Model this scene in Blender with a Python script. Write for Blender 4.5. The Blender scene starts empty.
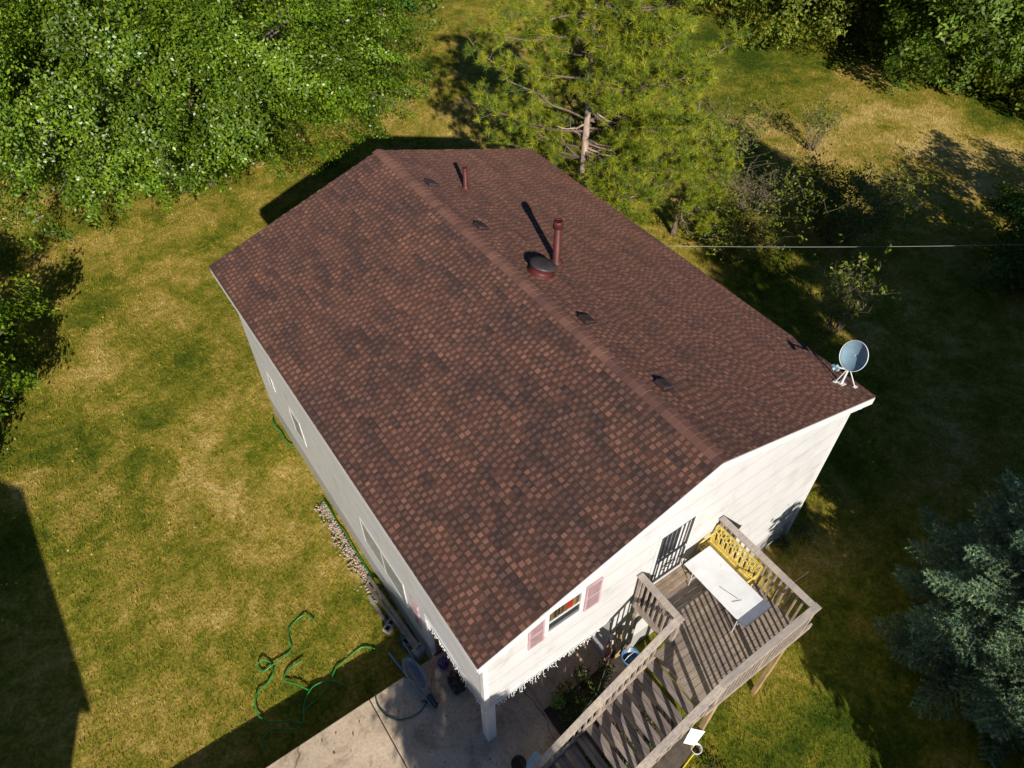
import bpy, bmesh, math, random
import numpy as np
from mathutils import Vector, Matrix

random.seed(7)
RNG = np.random.default_rng(7)
scene = bpy.context.scene
R = math.radians

# ------------------------------------------------------------------ camera
cam_d = bpy.data.cameras.new('camera')
cam = bpy.data.objects.new('camera', cam_d)
scene.collection.objects.link(cam)
cam.location = (-2.43, -4.54, 18.31)
cam.rotation_euler = (R(90 - 47.275), 0, R(-34.978))
cam_d.sensor_width = 36
cam_d.lens = 25.585
cam_d.clip_start = 0.1
cam_d.clip_end = 2000
scene.camera = cam

# ------------------------------------------------------------------ light
SUN = Vector((-0.325, -0.835, 0.443)).normalized()
world = bpy.data.worlds.new('World')
scene.world = world
world.use_nodes = True
wn = world.node_tree.nodes
sky = wn.new('ShaderNodeTexSky')
sky.sky_type = 'NISHITA'
sky.sun_disc = False
sky.sun_elevation = math.asin(SUN.z)
sky.sun_rotation = math.atan2(SUN.x, SUN.y)
sky.air_density = 1.0
sky.dust_density = 0.1
sky.ozone_density = 8.0
bg = wn['Background']
bg.inputs['Strength'].default_value = 0.05
world.node_tree.links.new(sky.outputs['Color'], bg.inputs['Color'])
sun_d = bpy.data.lights.new('sun', 'SUN')
sun_d.energy = 5.0
sun_d.angle = R(0.5)
sun_d.color = (1.0, 0.935, 0.84)
sun = bpy.data.objects.new('sun', sun_d)
scene.collection.objects.link(sun)
sun.rotation_mode = 'QUATERNION'
sun.rotation_quaternion = SUN.to_track_quat('Z', 'Y')
sun.location = (0, -20, 40)
vs = scene.view_settings
vs.view_transform = 'Standard'
vs.look = 'None'
vs.gamma = 1
vs.use_curve_mapping = False
vs.exposure = 0.47

# ------------------------------------------------------------------ helpers
def link(o, parent=None):
    scene.collection.objects.link(o)
    if parent is not None:
        o.parent = parent
    return o

def tag(o, label=None, cat=None, group=None, kind=None):
    if label: o['label'] = label
    if cat: o['category'] = cat
    if group: o['group'] = group
    if kind: o['kind'] = kind
    return o

def thing(name, label, cat, loc=(0, 0, 0), rz=0, group=None):
    o = bpy.data.objects.new(name, None)
    o.empty_display_size = .2
    link(o)
    o.location = loc
    o.rotation_euler = (0, 0, rz)
    return tag(o, label, cat, group)

def copy_tree(o, parent=None):
    c = o.copy()
    link(c)
    if parent is not None:
        c.parent = parent
    for ch in list(o.children):
        copy_tree(ch, c)
    return c

def np_mesh(name, V, F, col=None, smooth=False):
    """V (n,3) verts, F (m,k) faces all of the same size, col (m,3) per face"""
    V = np.ascontiguousarray(V, dtype=np.float32); F = np.ascontiguousarray(F, dtype=np.int32)
    m, k = F.shape
    me = bpy.data.meshes.new(name)
    me.vertices.add(len(V)); me.vertices.foreach_set('co', V.ravel())
    me.loops.add(m * k); me.loops.foreach_set('vertex_index', F.ravel())
    me.polygons.add(m)
    me.polygons.foreach_set('loop_start', np.arange(0, m * k, k, dtype=np.int32))
    me.polygons.foreach_set('loop_total', np.full(m, k, dtype=np.int32))
    if smooth:
        me.polygons.foreach_set('use_smooth', np.ones(m, dtype=bool))
    if col is not None:
        a = me.attributes.new('Col', 'FLOAT_COLOR', 'FACE')
        c4 = np.ones((m, 4), dtype=np.float32); c4[:, :3] = col
        a.data.foreach_set('color', c4.ravel())
    me.update()
    return me

class MB:
    def __init__(self):
        self.v = []; self.f = []; self.c = []; self.sm = []
    def add(self, vs_, fs, col=(1, 1, 1), smooth=False):
        b = len(self.v)
        self.v += [tuple(v) for v in vs_]
        for f in fs:
            self.f.append([b + i for i in f]); self.c.append(col); self.sm.append(smooth)
    def box(self, lo, hi, col=(1, 1, 1), M=None):
        x0, y0, z0 = lo; x1, y1, z1 = hi
        p = [(x0, y0, z0), (x1, y0, z0), (x1, y1, z0), (x0, y1, z0), (x0, y0, z1), (x1, y0, z1), (x1, y1, z1), (x0, y1, z1)]
        if M is not None: p = [M @ Vector(q) for q in p]
        self.add(p, [(3, 2, 1, 0), (4, 5, 6, 7), (0, 1, 5, 4), (1, 2, 6, 5), (2, 3, 7, 6), (3, 0, 4, 7)], col)
        return self
    def bar(self, a, b, w, h, up=(0, 0, 1), col=(1, 1, 1)):
        """rectangular bar from a to b, w across, h along up"""
        a = Vector(a); b = Vector(b); d = (b - a).normalized(); up = Vector(up)
        s = d.cross(up)
        if s.length < 1e-4: s = d.cross(Vector((0, 1, 0)))
        s.normalize(); u = s.cross(d).normalized()
        p = []
        for e in (a, b):
            for (i, j) in ((-1, -1), (1, -1), (1, 1), (-1, 1)):
                p.append(e + s * (i * w / 2) + u * (j * h / 2))
        self.add(p, [(3, 2, 1, 0), (4, 5, 6, 7), (0, 1, 5, 4), (1, 2, 6, 5), (2, 3, 7, 6), (3, 0, 4, 7)], col)
        return self
    def tube(self, pts, rad, n=8, col=(1, 1, 1), cap=True):
        pts = [Vector(p) for p in pts]
        if not hasattr(rad, '__len__'): rad = [rad] * len(pts)
        rings = []; ref = None
        for i, p in enumerate(pts):
            d = (pts[min(i + 1, len(pts) - 1)] - pts[max(i - 1, 0)])
            if d.length < 1e-9: d = Vector((0, 0, 1))
            d.normalize()
            if ref is None:
                ref = d.orthogonal().normalized()
            else:
                ref = (ref - d * ref.dot(d))
                ref = ref.normalized() if ref.length > 1e-6 else d.orthogonal().normalized()
            t = d.cross(ref)
            rings.append([p + (ref * math.cos(2 * math.pi * k / n) + t * math.sin(2 * math.pi * k / n)) * rad[i] for k in range(n)])
        vv = [q for r in rings for q in r]; ff = []
        for i in range(len(pts) - 1):
            for k in range(n):
                k2 = (k + 1) % n
                ff.append((i * n + k, i * n + k2, (i + 1) * n + k2, (i + 1) * n + k))
        self.add(vv, ff, col, True)
        if cap:
            self.add(rings[0], [tuple(range(n))[::-1]], col); self.add(rings[-1], [tuple(range(n))], col)
        return self
    def lathe(self, prof, c=(0, 0, 0), n=24, col=(1, 1, 1), M=None, smooth=True):
        """prof: list of (r, z)"""
        vv = []; ff = []
        for (r, z) in prof:
            for k in range(n):
                a = 2 * math.pi * k / n
                q = Vector((r * math.cos(a), r * math.sin(a), z))
                if M is not None: q = M @ q
                vv.append(q + Vector(c))
        for i in range(len(prof) - 1):
            for k in range(n):
                k2 = (k + 1) % n
                ff.append((i * n + k, i * n + k2, (i + 1) * n + k2, (i + 1) * n + k))
        self.add(vv, ff, col, smooth)
        return self
    def build(self, name, mat, parent=None, bevel=0):
        me = bpy.data.meshes.new(name)
        me.from_pydata(self.v, [], self.f)
        a = me.attributes.new('Col', 'FLOAT_COLOR', 'FACE')
        c4 = np.ones((len(self.f), 4), dtype=np.float32); c4[:, :3] = np.array([c[:3] for c in self.c])
        a.data.foreach_set('color', c4.ravel())
        me.polygons.foreach_set('use_smooth', np.array(self.sm, dtype=bool))
        me.materials.append(mat)
        me.update()
        o = bpy.data.objects.new(name, me)
        link(o, parent)
        if bevel:
            b = o.modifiers.new('bevel', 'BEVEL'); b.width = bevel; b.segments = 2; b.limit_method = 'ANGLE'
        return o

# ------------------------------------------------------------------ materials
def ramp(nt, fac, stops):
    r = nt.nodes.new('ShaderNodeValToRGB')
    el = r.color_ramp.elements
    while len(el) < len(stops): el.new(.5)
    for e, (p, c) in zip(el, stops):
        e.position = p; e.color = (*c, 1) if len(c) == 3 else c
    if fac is not None: nt.links.new(fac, r.inputs['Fac'])
    return r.outputs['Color']

def noise(nt, vec, scale, detail=4, rough=.55, dist=0):
    n = nt.nodes.new('ShaderNodeTexNoise')
    n.inputs['Scale'].default_value = scale; n.inputs['Detail'].default_value = detail
    n.inputs['Roughness'].default_value = rough; n.inputs['Distortion'].default_value = dist
    if vec is not None: nt.links.new(vec, n.inputs['Vector'])
    return n.outputs['Fac']

def mixc(nt, fac, a, b, mode='MIX'):
    m = nt.nodes.new('ShaderNodeMix'); m.data_type = 'RGBA'; m.blend_type = mode
    for s, v in ((m.inputs[0], fac), (m.inputs[6], a), (m.inputs[7], b)):
        if isinstance(v, (int, float)): s.default_value = v
        elif isinstance(v, tuple): s.default_value = (*v, 1)
        else: nt.links.new(v, s)
    return m.outputs[2]

def base_mat(name):
    m = bpy.data.materials.new(name); m.use_nodes = True
    nt = m.node_tree
    return m, nt, nt.nodes['Principled BSDF'], nt.nodes['Material Output']

def coords(nt, kind='Object'):
    return nt.nodes.new('ShaderNodeTexCoord').outputs[kind]

def bump(nt, b, h, strength=.3, dist=.02):
    n = nt.nodes.new('ShaderNodeBump'); n.inputs['Strength'].default_value = strength; n.inputs['Distance'].default_value = dist
    nt.links.new(h, n.inputs['Height']); nt.links.new(n.outputs['Normal'], b.inputs['Normal'])

def mat(name, col, rough=.6, var=.25, scale=6, metal=0, bumpv=0, spec=.5, col2=None, stretch=None, usecol=False):
    m, nt, b, out = base_mat(name)
    v = coords(nt)
    if stretch:
        mp = nt.nodes.new('ShaderNodeMapping'); mp.inputs['Scale'].default_value = stretch
        nt.links.new(v, mp.inputs['Vector']); v = mp.outputs['Vector']
    f = noise(nt, v, scale)
    c2 = col2 or tuple(c * (1 - var) for c in col)
    c1 = tuple(min(1, c * (1 + var * .6)) for c in col) if not col2 else col
    c = ramp(nt, f, [(.32, c2), (.68, c1)])
    if usecol:
        at = nt.nodes.new('ShaderNodeAttribute'); at.attribute_name = 'Col'
        c = mixc(nt, 1.0, c, at.outputs['Color'], 'MULTIPLY')
    nt.links.new(c, b.inputs['Base Color'])
    b.inputs['Roughness'].default_value = rough; b.inputs['Metallic'].default_value = metal
    b.inputs['Specular IOR Level'].default_value = spec
    if bumpv: bump(nt, b, f, bumpv)
    return m

def leaf_mat(name, trans=.3, rough=.5, spec=.5, tint=(1, 1, 1)):
    m, nt, b, out = base_mat(name)
    at = nt.nodes.new('ShaderNodeAttribute'); at.attribute_name = 'Col'
    c = at.outputs['Color']
    nt.links.new(c, b.inputs['Base Color'])
    b.inputs['Roughness'].default_value = rough
    b.inputs['Specular IOR Level'].default_value = spec
    if trans > 0:
        tr = nt.nodes.new('ShaderNodeBsdfTranslucent')
        c2 = mixc(nt, 1.0, c, (1.5, 1.45, .5), 'MULTIPLY')
        nt.links.new(c2, tr.inputs['Color'])
        mx = nt.nodes.new('ShaderNodeMixShader'); mx.inputs['Fac'].default_value = trans
        nt.links.new(b.outputs[0], mx.inputs[1]); nt.links.new(tr.outputs[0], mx.inputs[2])
        nt.links.new(mx.outputs[0], out.inputs['Surface'])
    return m

def grass_colour(nt, blades):
    g = nt.nodes.new('ShaderNodeNewGeometry').outputs['Position']
    big = noise(nt, g, .16, 4, .6, 1.0)
    mid = noise(nt, g, .6, 9, .72, .8)
    fine = noise(nt, g, 3.0, 7, .8, .3)
    s = nt.nodes.new('ShaderNodeMath'); s.operation = 'MULTIPLY_ADD'; nt.links.new(big, s.inputs[0]); s.inputs[1].default_value = .8
    nt.links.new(mid, s.inputs[2])
    s2 = nt.nodes.new('ShaderNodeMath'); s2.operation = 'MULTIPLY_ADD'; nt.links.new(fine, s2.inputs[0]); s2.inputs[1].default_value = .75
    nt.links.new(s.outputs[0], s2.inputs[2])
    s3 = nt.nodes.new('ShaderNodeMath'); s3.operation = 'DIVIDE'; nt.links.new(s2.outputs[0], s3.inputs[0]); s3.inputs[1].default_value = 2.55
    # greener turf by the deck and under the far trees, drier beyond the pine
    acc = s3.outputs[0]
    for (cx, cy, rad_, amt) in ((7.5, -5, 9, -.05), (42, 11, 7, -.09), (34, 27, 12, -.08), (34, 12, 11, .085), (-4, 8, 6, .035), (-6, 18, 6, -.012), (16, 27, 7, .03), (-.3, 13, 2, -.05)):
        dn = nt.nodes.new('ShaderNodeVectorMath'); dn.operation = 'DISTANCE'; nt.links.new(g, dn.inputs[0]); dn.inputs[1].default_value = (cx, cy, GZ)
        mr = nt.nodes.new('ShaderNodeMapRange'); mr.interpolation_type = 'SMOOTHSTEP'; nt.links.new(dn.outputs['Value'], mr.inputs[0])
        mr.inputs[1].default_value = 0; mr.inputs[2].default_value = rad_; mr.inputs[3].default_value = amt; mr.inputs[4].default_value = 0
        ad = nt.nodes.new('ShaderNodeMath'); nt.links.new(acc, ad.inputs[0]); nt.links.new(mr.outputs[0], ad.inputs[1]); acc = ad.outputs[0]
    c = ramp(nt, acc, [(.375, (.05, .085, .006)), (.435, (.12, .145, .011)), (.49, (.225, .21, .022)), (.543, (.38, .285, .056)), (.615, (.58, .43, .15))])
    return c, fine

def make_grass_mats():
    m, nt, b, out = base_mat('lawn_ground')
    c, fine = grass_colour(nt, False)
    g = nt.nodes.new('ShaderNodeNewGeometry').outputs['Position']
    f2 = noise(nt, g, 11, 6, .7)
    c2 = mixc(nt, 1.0, c, ramp(nt, f2, [(.35, (.55, .53, .48)), (.65, (1.1, 1.1, 1.1))]), 'MULTIPLY')
    nt.links.new(c2, b.inputs['Base Color']); b.inputs['Roughness'].default_value = .95; b.inputs['Specular IOR Level'].default_value = .1
    bump(nt, b, f2, .5, .05)
    m2, nt, b, out = base_mat('grass_blades')
    c, fine = grass_colour(nt, True)
    at = nt.nodes.new('ShaderNodeAttribute'); at.attribute_name = 'Col'
    c3 = mixc(nt, 1.0, c, at.outputs['Color'], 'MULTIPLY')
    nt.links.new(c3, b.inputs['Base Color']); b.inputs['Roughness'].default_value = .8; b.inputs['Specular IOR Level'].default_value = .15
    tr = nt.nodes.new('ShaderNodeBsdfTranslucent'); nt.links.new(c3, tr.inputs['Color'])
    mx = nt.nodes.new('ShaderNodeMixShader'); mx.inputs['Fac'].default_value = .25
    nt.links.new(b.outputs[0], mx.inputs[1]); nt.links.new(tr.outputs[0], mx.inputs[2]); nt.links.new(mx.outputs[0], out.inputs['Surface'])
    return m, m2

def shingle_mat():
    m, nt, b, out = base_mat('asphalt_shingle')
    at = nt.nodes.new('ShaderNodeAttribute'); at.attribute_name = 'Col'
    v = coords(nt)
    n1 = noise(nt, v, 70, 4, .7); n2 = noise(nt, v, .7, 4)
    c = mixc(nt, 1.0, at.outputs['Color'], ramp(nt, n1, [(.3, (.55, .55, .57)), (.7, (1.35, 1.3, 1.28))]), 'MULTIPLY')
    c = mixc(nt, 1.0, c, ramp(nt, n2, [(.3, (.92, .93, .95)), (.7, (1.06, 1.03, 1.01))]), 'MULTIPLY')
    nt.links.new(c, b.inputs['Base Color']); b.inputs['Roughness'].default_value = .85
    b.inputs['Specular IOR Level'].default_value = .35
    b.inputs['Sheen Weight'].default_value = .16; b.inputs['Sheen Roughness'].default_value = .6; b.inputs['Sheen Tint'].default_value = (.70, .32, .22, 1)
    bump(nt, b, n1, .5, .01)
    return m

def siding_mat(name, col):
    m, nt, b, out = base_mat(name)
    v = coords(nt)
    sep = nt.nodes.new('ShaderNodeSeparateXYZ'); nt.links.new(v, sep.inputs[0])
    mo = nt.nodes.new('ShaderNodeMath'); mo.operation = 'MODULO'; nt.links.new(sep.outputs['Z'], mo.inputs[0]); mo.inputs[1].default_value = .115
    dv = nt.nodes.new('ShaderNodeMath'); dv.operation = 'DIVIDE'; nt.links.new(mo.outputs[0], dv.inputs[0]); dv.inputs[1].default_value = .115
    n = noise(nt, v, 2.2, 5); n2 = noise(nt, v, 30, 3)
    c = ramp(nt, n, [(.3, tuple(x * .9 for x in col)), (.7, col)])
    line = ramp(nt, dv.outputs[0], [(0, (.80, .79, .77)), (.09, (1, 1, 1)), (.95, (1, 1, 1)), (1, (.86, .85, .83))])
    c = mixc(nt, .55, c, mixc(nt, 1.0, c, line, 'MULTIPLY'))
    # a few heavier joints where courses lap
    mo2 = nt.nodes.new('ShaderNodeMath'); mo2.operation = 'MODULO'; nt.links.new(sep.outputs['Z'], mo2.inputs[0]); mo2.inputs[1].default_value = .69
    dv2 = nt.nodes.new('ShaderNodeMath'); dv2.operation = 'DIVIDE'; nt.links.new(mo2.outputs[0], dv2.inputs[0]); dv2.inputs[1].default_value = .69
    line2 = ramp(nt, dv2.outputs[0], [(0, (.70, .69, .68)), (.03, (.74, .73, .72)), (.055, (1, 1, 1))])
    c = mixc(nt, 1.0, c, line2, 'MULTIPLY')
    st = noise(nt, v, 1.1, 6, .7)
    c = mixc(nt, 1.0, c, ramp(nt, st, [(.28, (.86, .84, .80)), (.45, (1, 1, 1))]), 'MULTIPLY')
    nt.links.new(c, b.inputs['Base Color']); b.inputs['Roughness'].default_value = .5
    bump(nt, b, dv.outputs[0], .35, .012)
    return m

def wood_mat(name, c1, c2, axis_scale):
    m, nt, b, out = base_mat(name)
    v = coords(nt)
    mp = nt.nodes.new('ShaderNodeMapping'); mp.inputs['Scale'].default_value = axis_scale; nt.links.new(v, mp.inputs['Vector'])
    n = noise(nt, mp.outputs[0], 5, 6, .65); n2 = noise(nt, v, 1.6, 4)
    at = nt.nodes.new('ShaderNodeAttribute'); at.attribute_name = 'Col'
    c = ramp(nt, n, [(.3, c1), (.7, c2)])
    c = mixc(nt, 1.0, c, ramp(nt, n2, [(.3, (.72, .72, .76)), (.7, (1.12, 1.08, 1.0))]), 'MULTIPLY')
    c = mixc(nt, 1.0, c, at.outputs['Color'], 'MULTIPLY')
    nt.links.new(c, b.inputs['Base Color']); b.inputs['Roughness'].default_value = .75; b.inputs['Specular IOR Level'].default_value = .25
    bump(nt, b, n, .25, .01)
    return m

M = {}
GZ = -0.85      # lawn level
M['lawn'], M['blades'] = make_grass_mats()
M['shingle'] = shingle_mat()
M['siding'] = siding_mat('cream_siding', (.60, .592, .585))
M['white'] = mat('white_trim', (.66, .655, .64), .45, .08, 4)
M['frame'] = mat('old_window_frame', (.52, .515, .505), .5, .15, 6)
M['white_plastic'] = mat('white_plastic', (.76, .76, .75), .4, .1, 3, col2=(.66, .655, .64))
M['concrete'] = mat('concrete', (.46, .40, .32), .9, .3, 3, bumpv=.25, col2=(.33, .29, .245))
M['brick'] = mat('brown_brick', (.22, .11, .07), .9, .4, 18, bumpv=.3)
M['wood'] = wood_mat('weathered_wood', (.23, .185, .15), (.43, .365, .30), (1, 1, 1))
def table_mat():
    m, nt, b, out = base_mat('stained_white_tabletop'); v = coords(nt)
    c = ramp(nt, noise(nt, v, 2.5, 6), [(.3, (.66, .66, .65)), (.6, (.78, .78, .77))])
    c = mixc(nt, ramp(nt, noise(nt, v, 4.5, 8, .7, 2.0), [(.60, (0, 0, 0)), (.72, (.8, .8, .8))]), c, (.42, .30, .14))
    nt.links.new(c, b.inputs['Base Color']); b.inputs['Roughness'].default_value = .45
    return m
M['table'] = table_mat()
M['woodx'] = wood_mat('weathered_boards', (.20, .165, .14), (.40, .335, .28), (.25, 6, 6))
M['tread'] = wood_mat('grey_tread', (.15, .13, .12), (.31, .27, .245), (6, .25, 6))
M['woody'] = wood_mat('weathered_rail', (.30, .26, .225), (.52, .455, .39), (.6, 4, 4))
M['newwood'] = wood_mat('tan_wood', (.30, .20, .10), (.48, .34, .18), (4, 4, .4))
M['glass'] = mat('dark_glass', (.03, .035, .04), .08, .2, 2, spec=.8)
M['grey_glass'] = mat('grey_window_screen', (.30, .31, .31), .25, .2, 2, spec=.6)
M['black_metal'] = mat('black_iron', (.025, .025, .028), .4, .2, 8, spec=.5)
M['maroon'] = mat('maroon_paint', (.10, .016, .013), .55, .45, 9, spec=.35, col2=(.055, .014, .012))
M['vent'] = mat('brown_vent_metal', (.045, .026, .024), .5, .3, 5, spec=.5)
M['ventcap'] = mat('dark_dome_metal', (.045, .034, .034), .5, .3, 6, spec=.5)
M['pink'] = mat('faded_pink_shutter', (.46, .31, .32), .6, .15, 5)
M['yellow'] = mat('yellow_paint', (.74, .58, .14), .5, .45, 14, col2=(.45, .33, .07))
M['dishgrey'] = mat('dish_grey', (.22, .33, .40), .35, .12, 6, spec=.5)
M['galv'] = mat('galvanised_steel', (.62, .63, .64), .4, .15, 10, metal=.3)
M['post'] = mat('blue_painted_post', (.30, .50, .62), .5, .2, 6)
M['hose'] = mat('green_hose', (.015, .22, .035), .4, .2, 5)
M['hose2'] = mat('dark_green_hose', (.02, .11, .07), .4, .2, 5)
M['soil'] = mat('garden_soil', (.055, .04, .03), .95, .4, 6, bumpv=.5)
M['stone'] = mat('pale_stone', (.50, .42, .33), .9, .35, 9, bumpv=.3, usecol=True)
M['cinder'] = mat('grey_cinder_block', (.34, .34, .34), .9, .25, 20, bumpv=.3)
M['barrow'] = mat('grey_steel_tub', (.28, .31, .33), .4, .3, 6, metal=.2)
M['blackplastic'] = mat('black_plastic_bag', (.012, .013, .016), .35, .2, 5, bumpv=.5)
M['rust'] = mat('rusty_handle', (.30, .11, .04), .6, .3, 8)
M['purple'] = mat('purple_pot', (.10, .06, .28), .5, .2, 6)
M['bluebin'] = mat('blue_plastic', (.10, .20, .34), .4, .2, 5)
M['red'] = mat('red_cloth', (.55, .03, .02), .8, .2, 7)
M['ochre'] = mat('ochre_cloth', (.33, .17, .05), .8, .4, 10)
M['interior'] = mat('dark_interior', (.05, .045, .04), .8, .3, 3)
M['redboard'] = mat('red_brown_board', (.34, .13, .08), .7, .3, 9)
M['cable'] = mat('grey_cable', (.30, .32, .27), .5, .1, 3)
M['darkcable'] = mat('black_cable', (.03, .03, .03), .5, .1, 3)
M['bark'] = mat('grey_bark', (.16, .125, .10), .95, .4, 9, bumpv=.6, stretch=(1, 1, .3))
M['pinebark'] = mat('tan_pine_bark', (.46, .35, .27), .95, .35, 9, bumpv=.6, stretch=(1, 1, .3), col2=(.24, .17, .13))
M['twig'] = mat('pale_twig', (.22, .17, .12), .9, .3, 9)
M['browntwig'] = mat('brown_twig', (.17, .12, .085), .9, .3, 9)
M['leaf'] = leaf_mat('maple_leaf', .22, .38, .42)
M['leaf2'] = leaf_mat('matt_leaf', .3, .55, .35)
M['needle'] = leaf_mat('pine_needle', .2, .5, .4)
M['spruce'] = leaf_mat('spruce_needle', .08, .55, .35)
M['neighbour_white'] = mat('neighbour_wall', (.6, .58, .54), .7, .1, 3)  # plain off-white of the neighbouring house wall
M['yellowplastic'] = mat('yellow_plastic', (.75, .62, .03), .4, .1, 5)
M['flower'] = leaf_mat('petal', .2, .6, .2)
M['lace'] = mat('white_light_string', (.82, .82, .80), .5, .05, 5)


def S(o, kind='structure'):
    o['kind'] = kind
    return o

# ------------------------------------------------------------------ ground
def gz_at(x, y):
    return GZ + .06 * np.sin(x * .23 + 1) * np.cos(y * .19) + .03 * np.sin(x * .7 + y * .5)

def ground():
    xs = np.concatenate([np.linspace(-400, -40, 10), np.linspace(-36, 76, 113), np.linspace(80, 420, 10)])
    ys = np.concatenate([np.linspace(-400, -40, 10), np.linspace(-36, 84, 121), np.linspace(90, 420, 10)])
    X, Y = np.meshgrid(xs, ys); Z = gz_at(X, Y)
    V = np.stack([X, Y, Z], -1).reshape(-1, 3)
    nx, ny = len(xs), len(ys)
    i = np.arange(nx - 1)[None, :] + np.arange(ny - 1)[:, None] * nx
    F = np.stack([i, i + 1, i + nx + 1, i + nx], -1).reshape(-1, 4)
    me = np_mesh('lawn', V, F, smooth=True); me.materials.append(M['lawn'])
    S(link(bpy.data.objects.new('lawn', me)))
ground()

def slab_mat():
    m, nt, b, out = base_mat('worn_concrete')
    v = coords(nt)
    n = noise(nt, v, 1.1, 6, .6); n2 = noise(nt, v, 14, 5, .7)
    c = ramp(nt, n, [(.3, (.40, .32, .23)), (.5, (.56, .44, .31)), (.72, (.66, .53, .38))])
    c = mixc(nt, 1.0, c, ramp(nt, n2, [(.3, (.74, .73, .72)), (.6, (1.06, 1.05, 1.05))]), 'MULTIPLY')
    c = mixc(nt, 1.0, c, ramp(nt, noise(nt, v, .8, 8, .7, 1.5), [(.36, (.62, .60, .58)), (.5, (1, 1, 1))]), 'MULTIPLY')
    vo = nt.nodes.new('ShaderNodeTexVoronoi'); vo.feature = 'DISTANCE_TO_EDGE'; vo.inputs['Scale'].default_value = .11
    wv = nt.nodes.new('ShaderNodeVectorMath'); wv.operation = 'ADD'; nt.links.new(v, wv.inputs[0])
    nn = nt.nodes.new('ShaderNodeTexNoise'); nn.inputs['Scale'].default_value = 1.5; nt.links.new(v, nn.inputs['Vector']); nt.links.new(nn.outputs['Color'], wv.inputs[1])
    nt.links.new(wv.outputs[0], vo.inputs['Vector'])
    cr = ramp(nt, vo.outputs['Distance'], [(0, (.35, .32, .3)), (.0012, (.5, .48, .46)), (.0024, (1, 1, 1))])
    c = mixc(nt, 1.0, c, cr, 'MULTIPLY')
    nt.links.new(c, b.inputs['Base Color']); b.inputs['Roughness'].default_value = .9
    bump(nt, b, n2, .2, .01)
    return m
M['slab'] = slab_mat()
d = MB()
d.box((-24, -30, -1.6), (-1.62, 2.72, 0)); d.box((-1.6, -30, -1.6), (1.75, 2.72, 0)); d.box((1.752, .0, -1.6), (3.9, 2.72, -.002))
S(d.build('driveway', M['slab'], bevel=.02))
g = MB(); 
gx = np.linspace(1.70, 4.9, 22); gy = np.linspace(-2.9, .05, 24)
def bedz(x, y):
    f = max(0, min(1, (y + 2.8) / .45)) * max(0, min(1, (4.85 - x) / .8)); f = f * f * (3 - 2 * f)
    return GZ - .12 + f * (.88 - GZ - .85 + .16) + .035 * math.sin(5 * x) * math.cos(6 * y)
vv = [(x, y, bedz(x, y)) for y in gy for x in gx]
ff = [(j * 22 + i, j * 22 + i + 1, (j + 1) * 22 + i + 1, (j + 1) * 22 + i) for j in range(23) for i in range(21)]
g.add(vv, ff, smooth=True)
S(g.build('garden_bed', M['soil']))

# ------------------------------------------------------------------ grass blades
def grass():
    cp = np.array(cam.location)
    yaw = R(-34.978); pit = R(47.275)
    f = np.array([math.cos(pit) * -math.sin(yaw), math.cos(pit) * math.cos(yaw), -math.sin(pit)])
    r = np.array([math.cos(yaw), math.sin(yaw), 0]); u = np.cross(r, f)
    def region(n, lo, hi, keep):
        x = RNG.uniform(lo[0], hi[0], n); y = RNG.uniform(lo[1], hi[1], n)
        z = gz_at(x, y)
        q = np.stack([x, y, z], -1) - cp
        dz = q @ f
        px = q @ r / dz; py = q @ u / dz
        vis = (dz > 1) & (abs(px) < .86) & (abs(py) < .66)
        dist = np.linalg.norm(q, axis=1)
        k = vis & (RNG.random(n) < keep(dist))
        k &= ~((x > .1) & (x < 11.1) & (y > .1) & (y < 13.8))
        k &= ~((x < 1.78) & (y < 2.74)); k &= ~((x < 4.3) & (y > -2.7) & (y < 2.74))
        k &= ~((x > -.45) & (x < .2) & (y < 9.2) & (RNG.random(n) < .9))
        return x[k], y[k], z[k], dist[k]
    x, y, z, dist = region(2600000, (-14, -12), (60, 62), lambda d_: np.clip((20 / d_) ** 2.2, 0, 1))
    n = len(x)
    sc = np.clip(dist / 24, .8, 1.7)
    h = RNG.uniform(.035, .095, n) * sc ** .6; w = RNG.uniform(.014, .028, n) * sc
    a = RNG.uniform(0, 2 * np.pi, n); la = RNG.uniform(0, 2 * np.pi, n); lean = RNG.uniform(.3, 1.6, n) * h
    base = np.stack([x, y, z - .005], -1)
    s = np.stack([np.cos(a) * w / 2, np.sin(a) * w / 2, 0 * w], -1)
    tip = base + np.stack([np.cos(la) * lean, np.sin(la) * lean, h], -1)
    V = np.stack([base - s, base + s, tip], 1).reshape(-1, 3)
    F = np.arange(3 * n).reshape(-1, 3)
    br = RNG.uniform(.7, 1.4, n)
    col = np.stack([br * RNG.uniform(.85, 1.15, n), br, br * RNG.uniform(.6, 1.2, n)], -1)
    me = np_mesh('grass', V, F, col); me.materials.append(M['blades'])
    o = link(bpy.data.objects.new('grass', me))
    tag(o, kind='stuff'); o['label'] = 'patchy green and straw coloured grass covering the yard'; o['category'] = 'grass'
    print('grass blades', n)
grass()

# ------------------------------------------------------------------ house
RW, RL, ZE, RISE = 11.4, 14.1, 5.26, 1.78
XL, XR, YN, YF = .21, 11.0, .21, 13.5
RX = RW / 2
house = thing('house', 'two storey cream house with brown shingled gable roof in the middle of the yard', 'house', (0, 0, 0))
def roofz(x, below=.09):
    return ZE + RISE * (1 - abs(x - RX) / RX) - below

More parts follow.
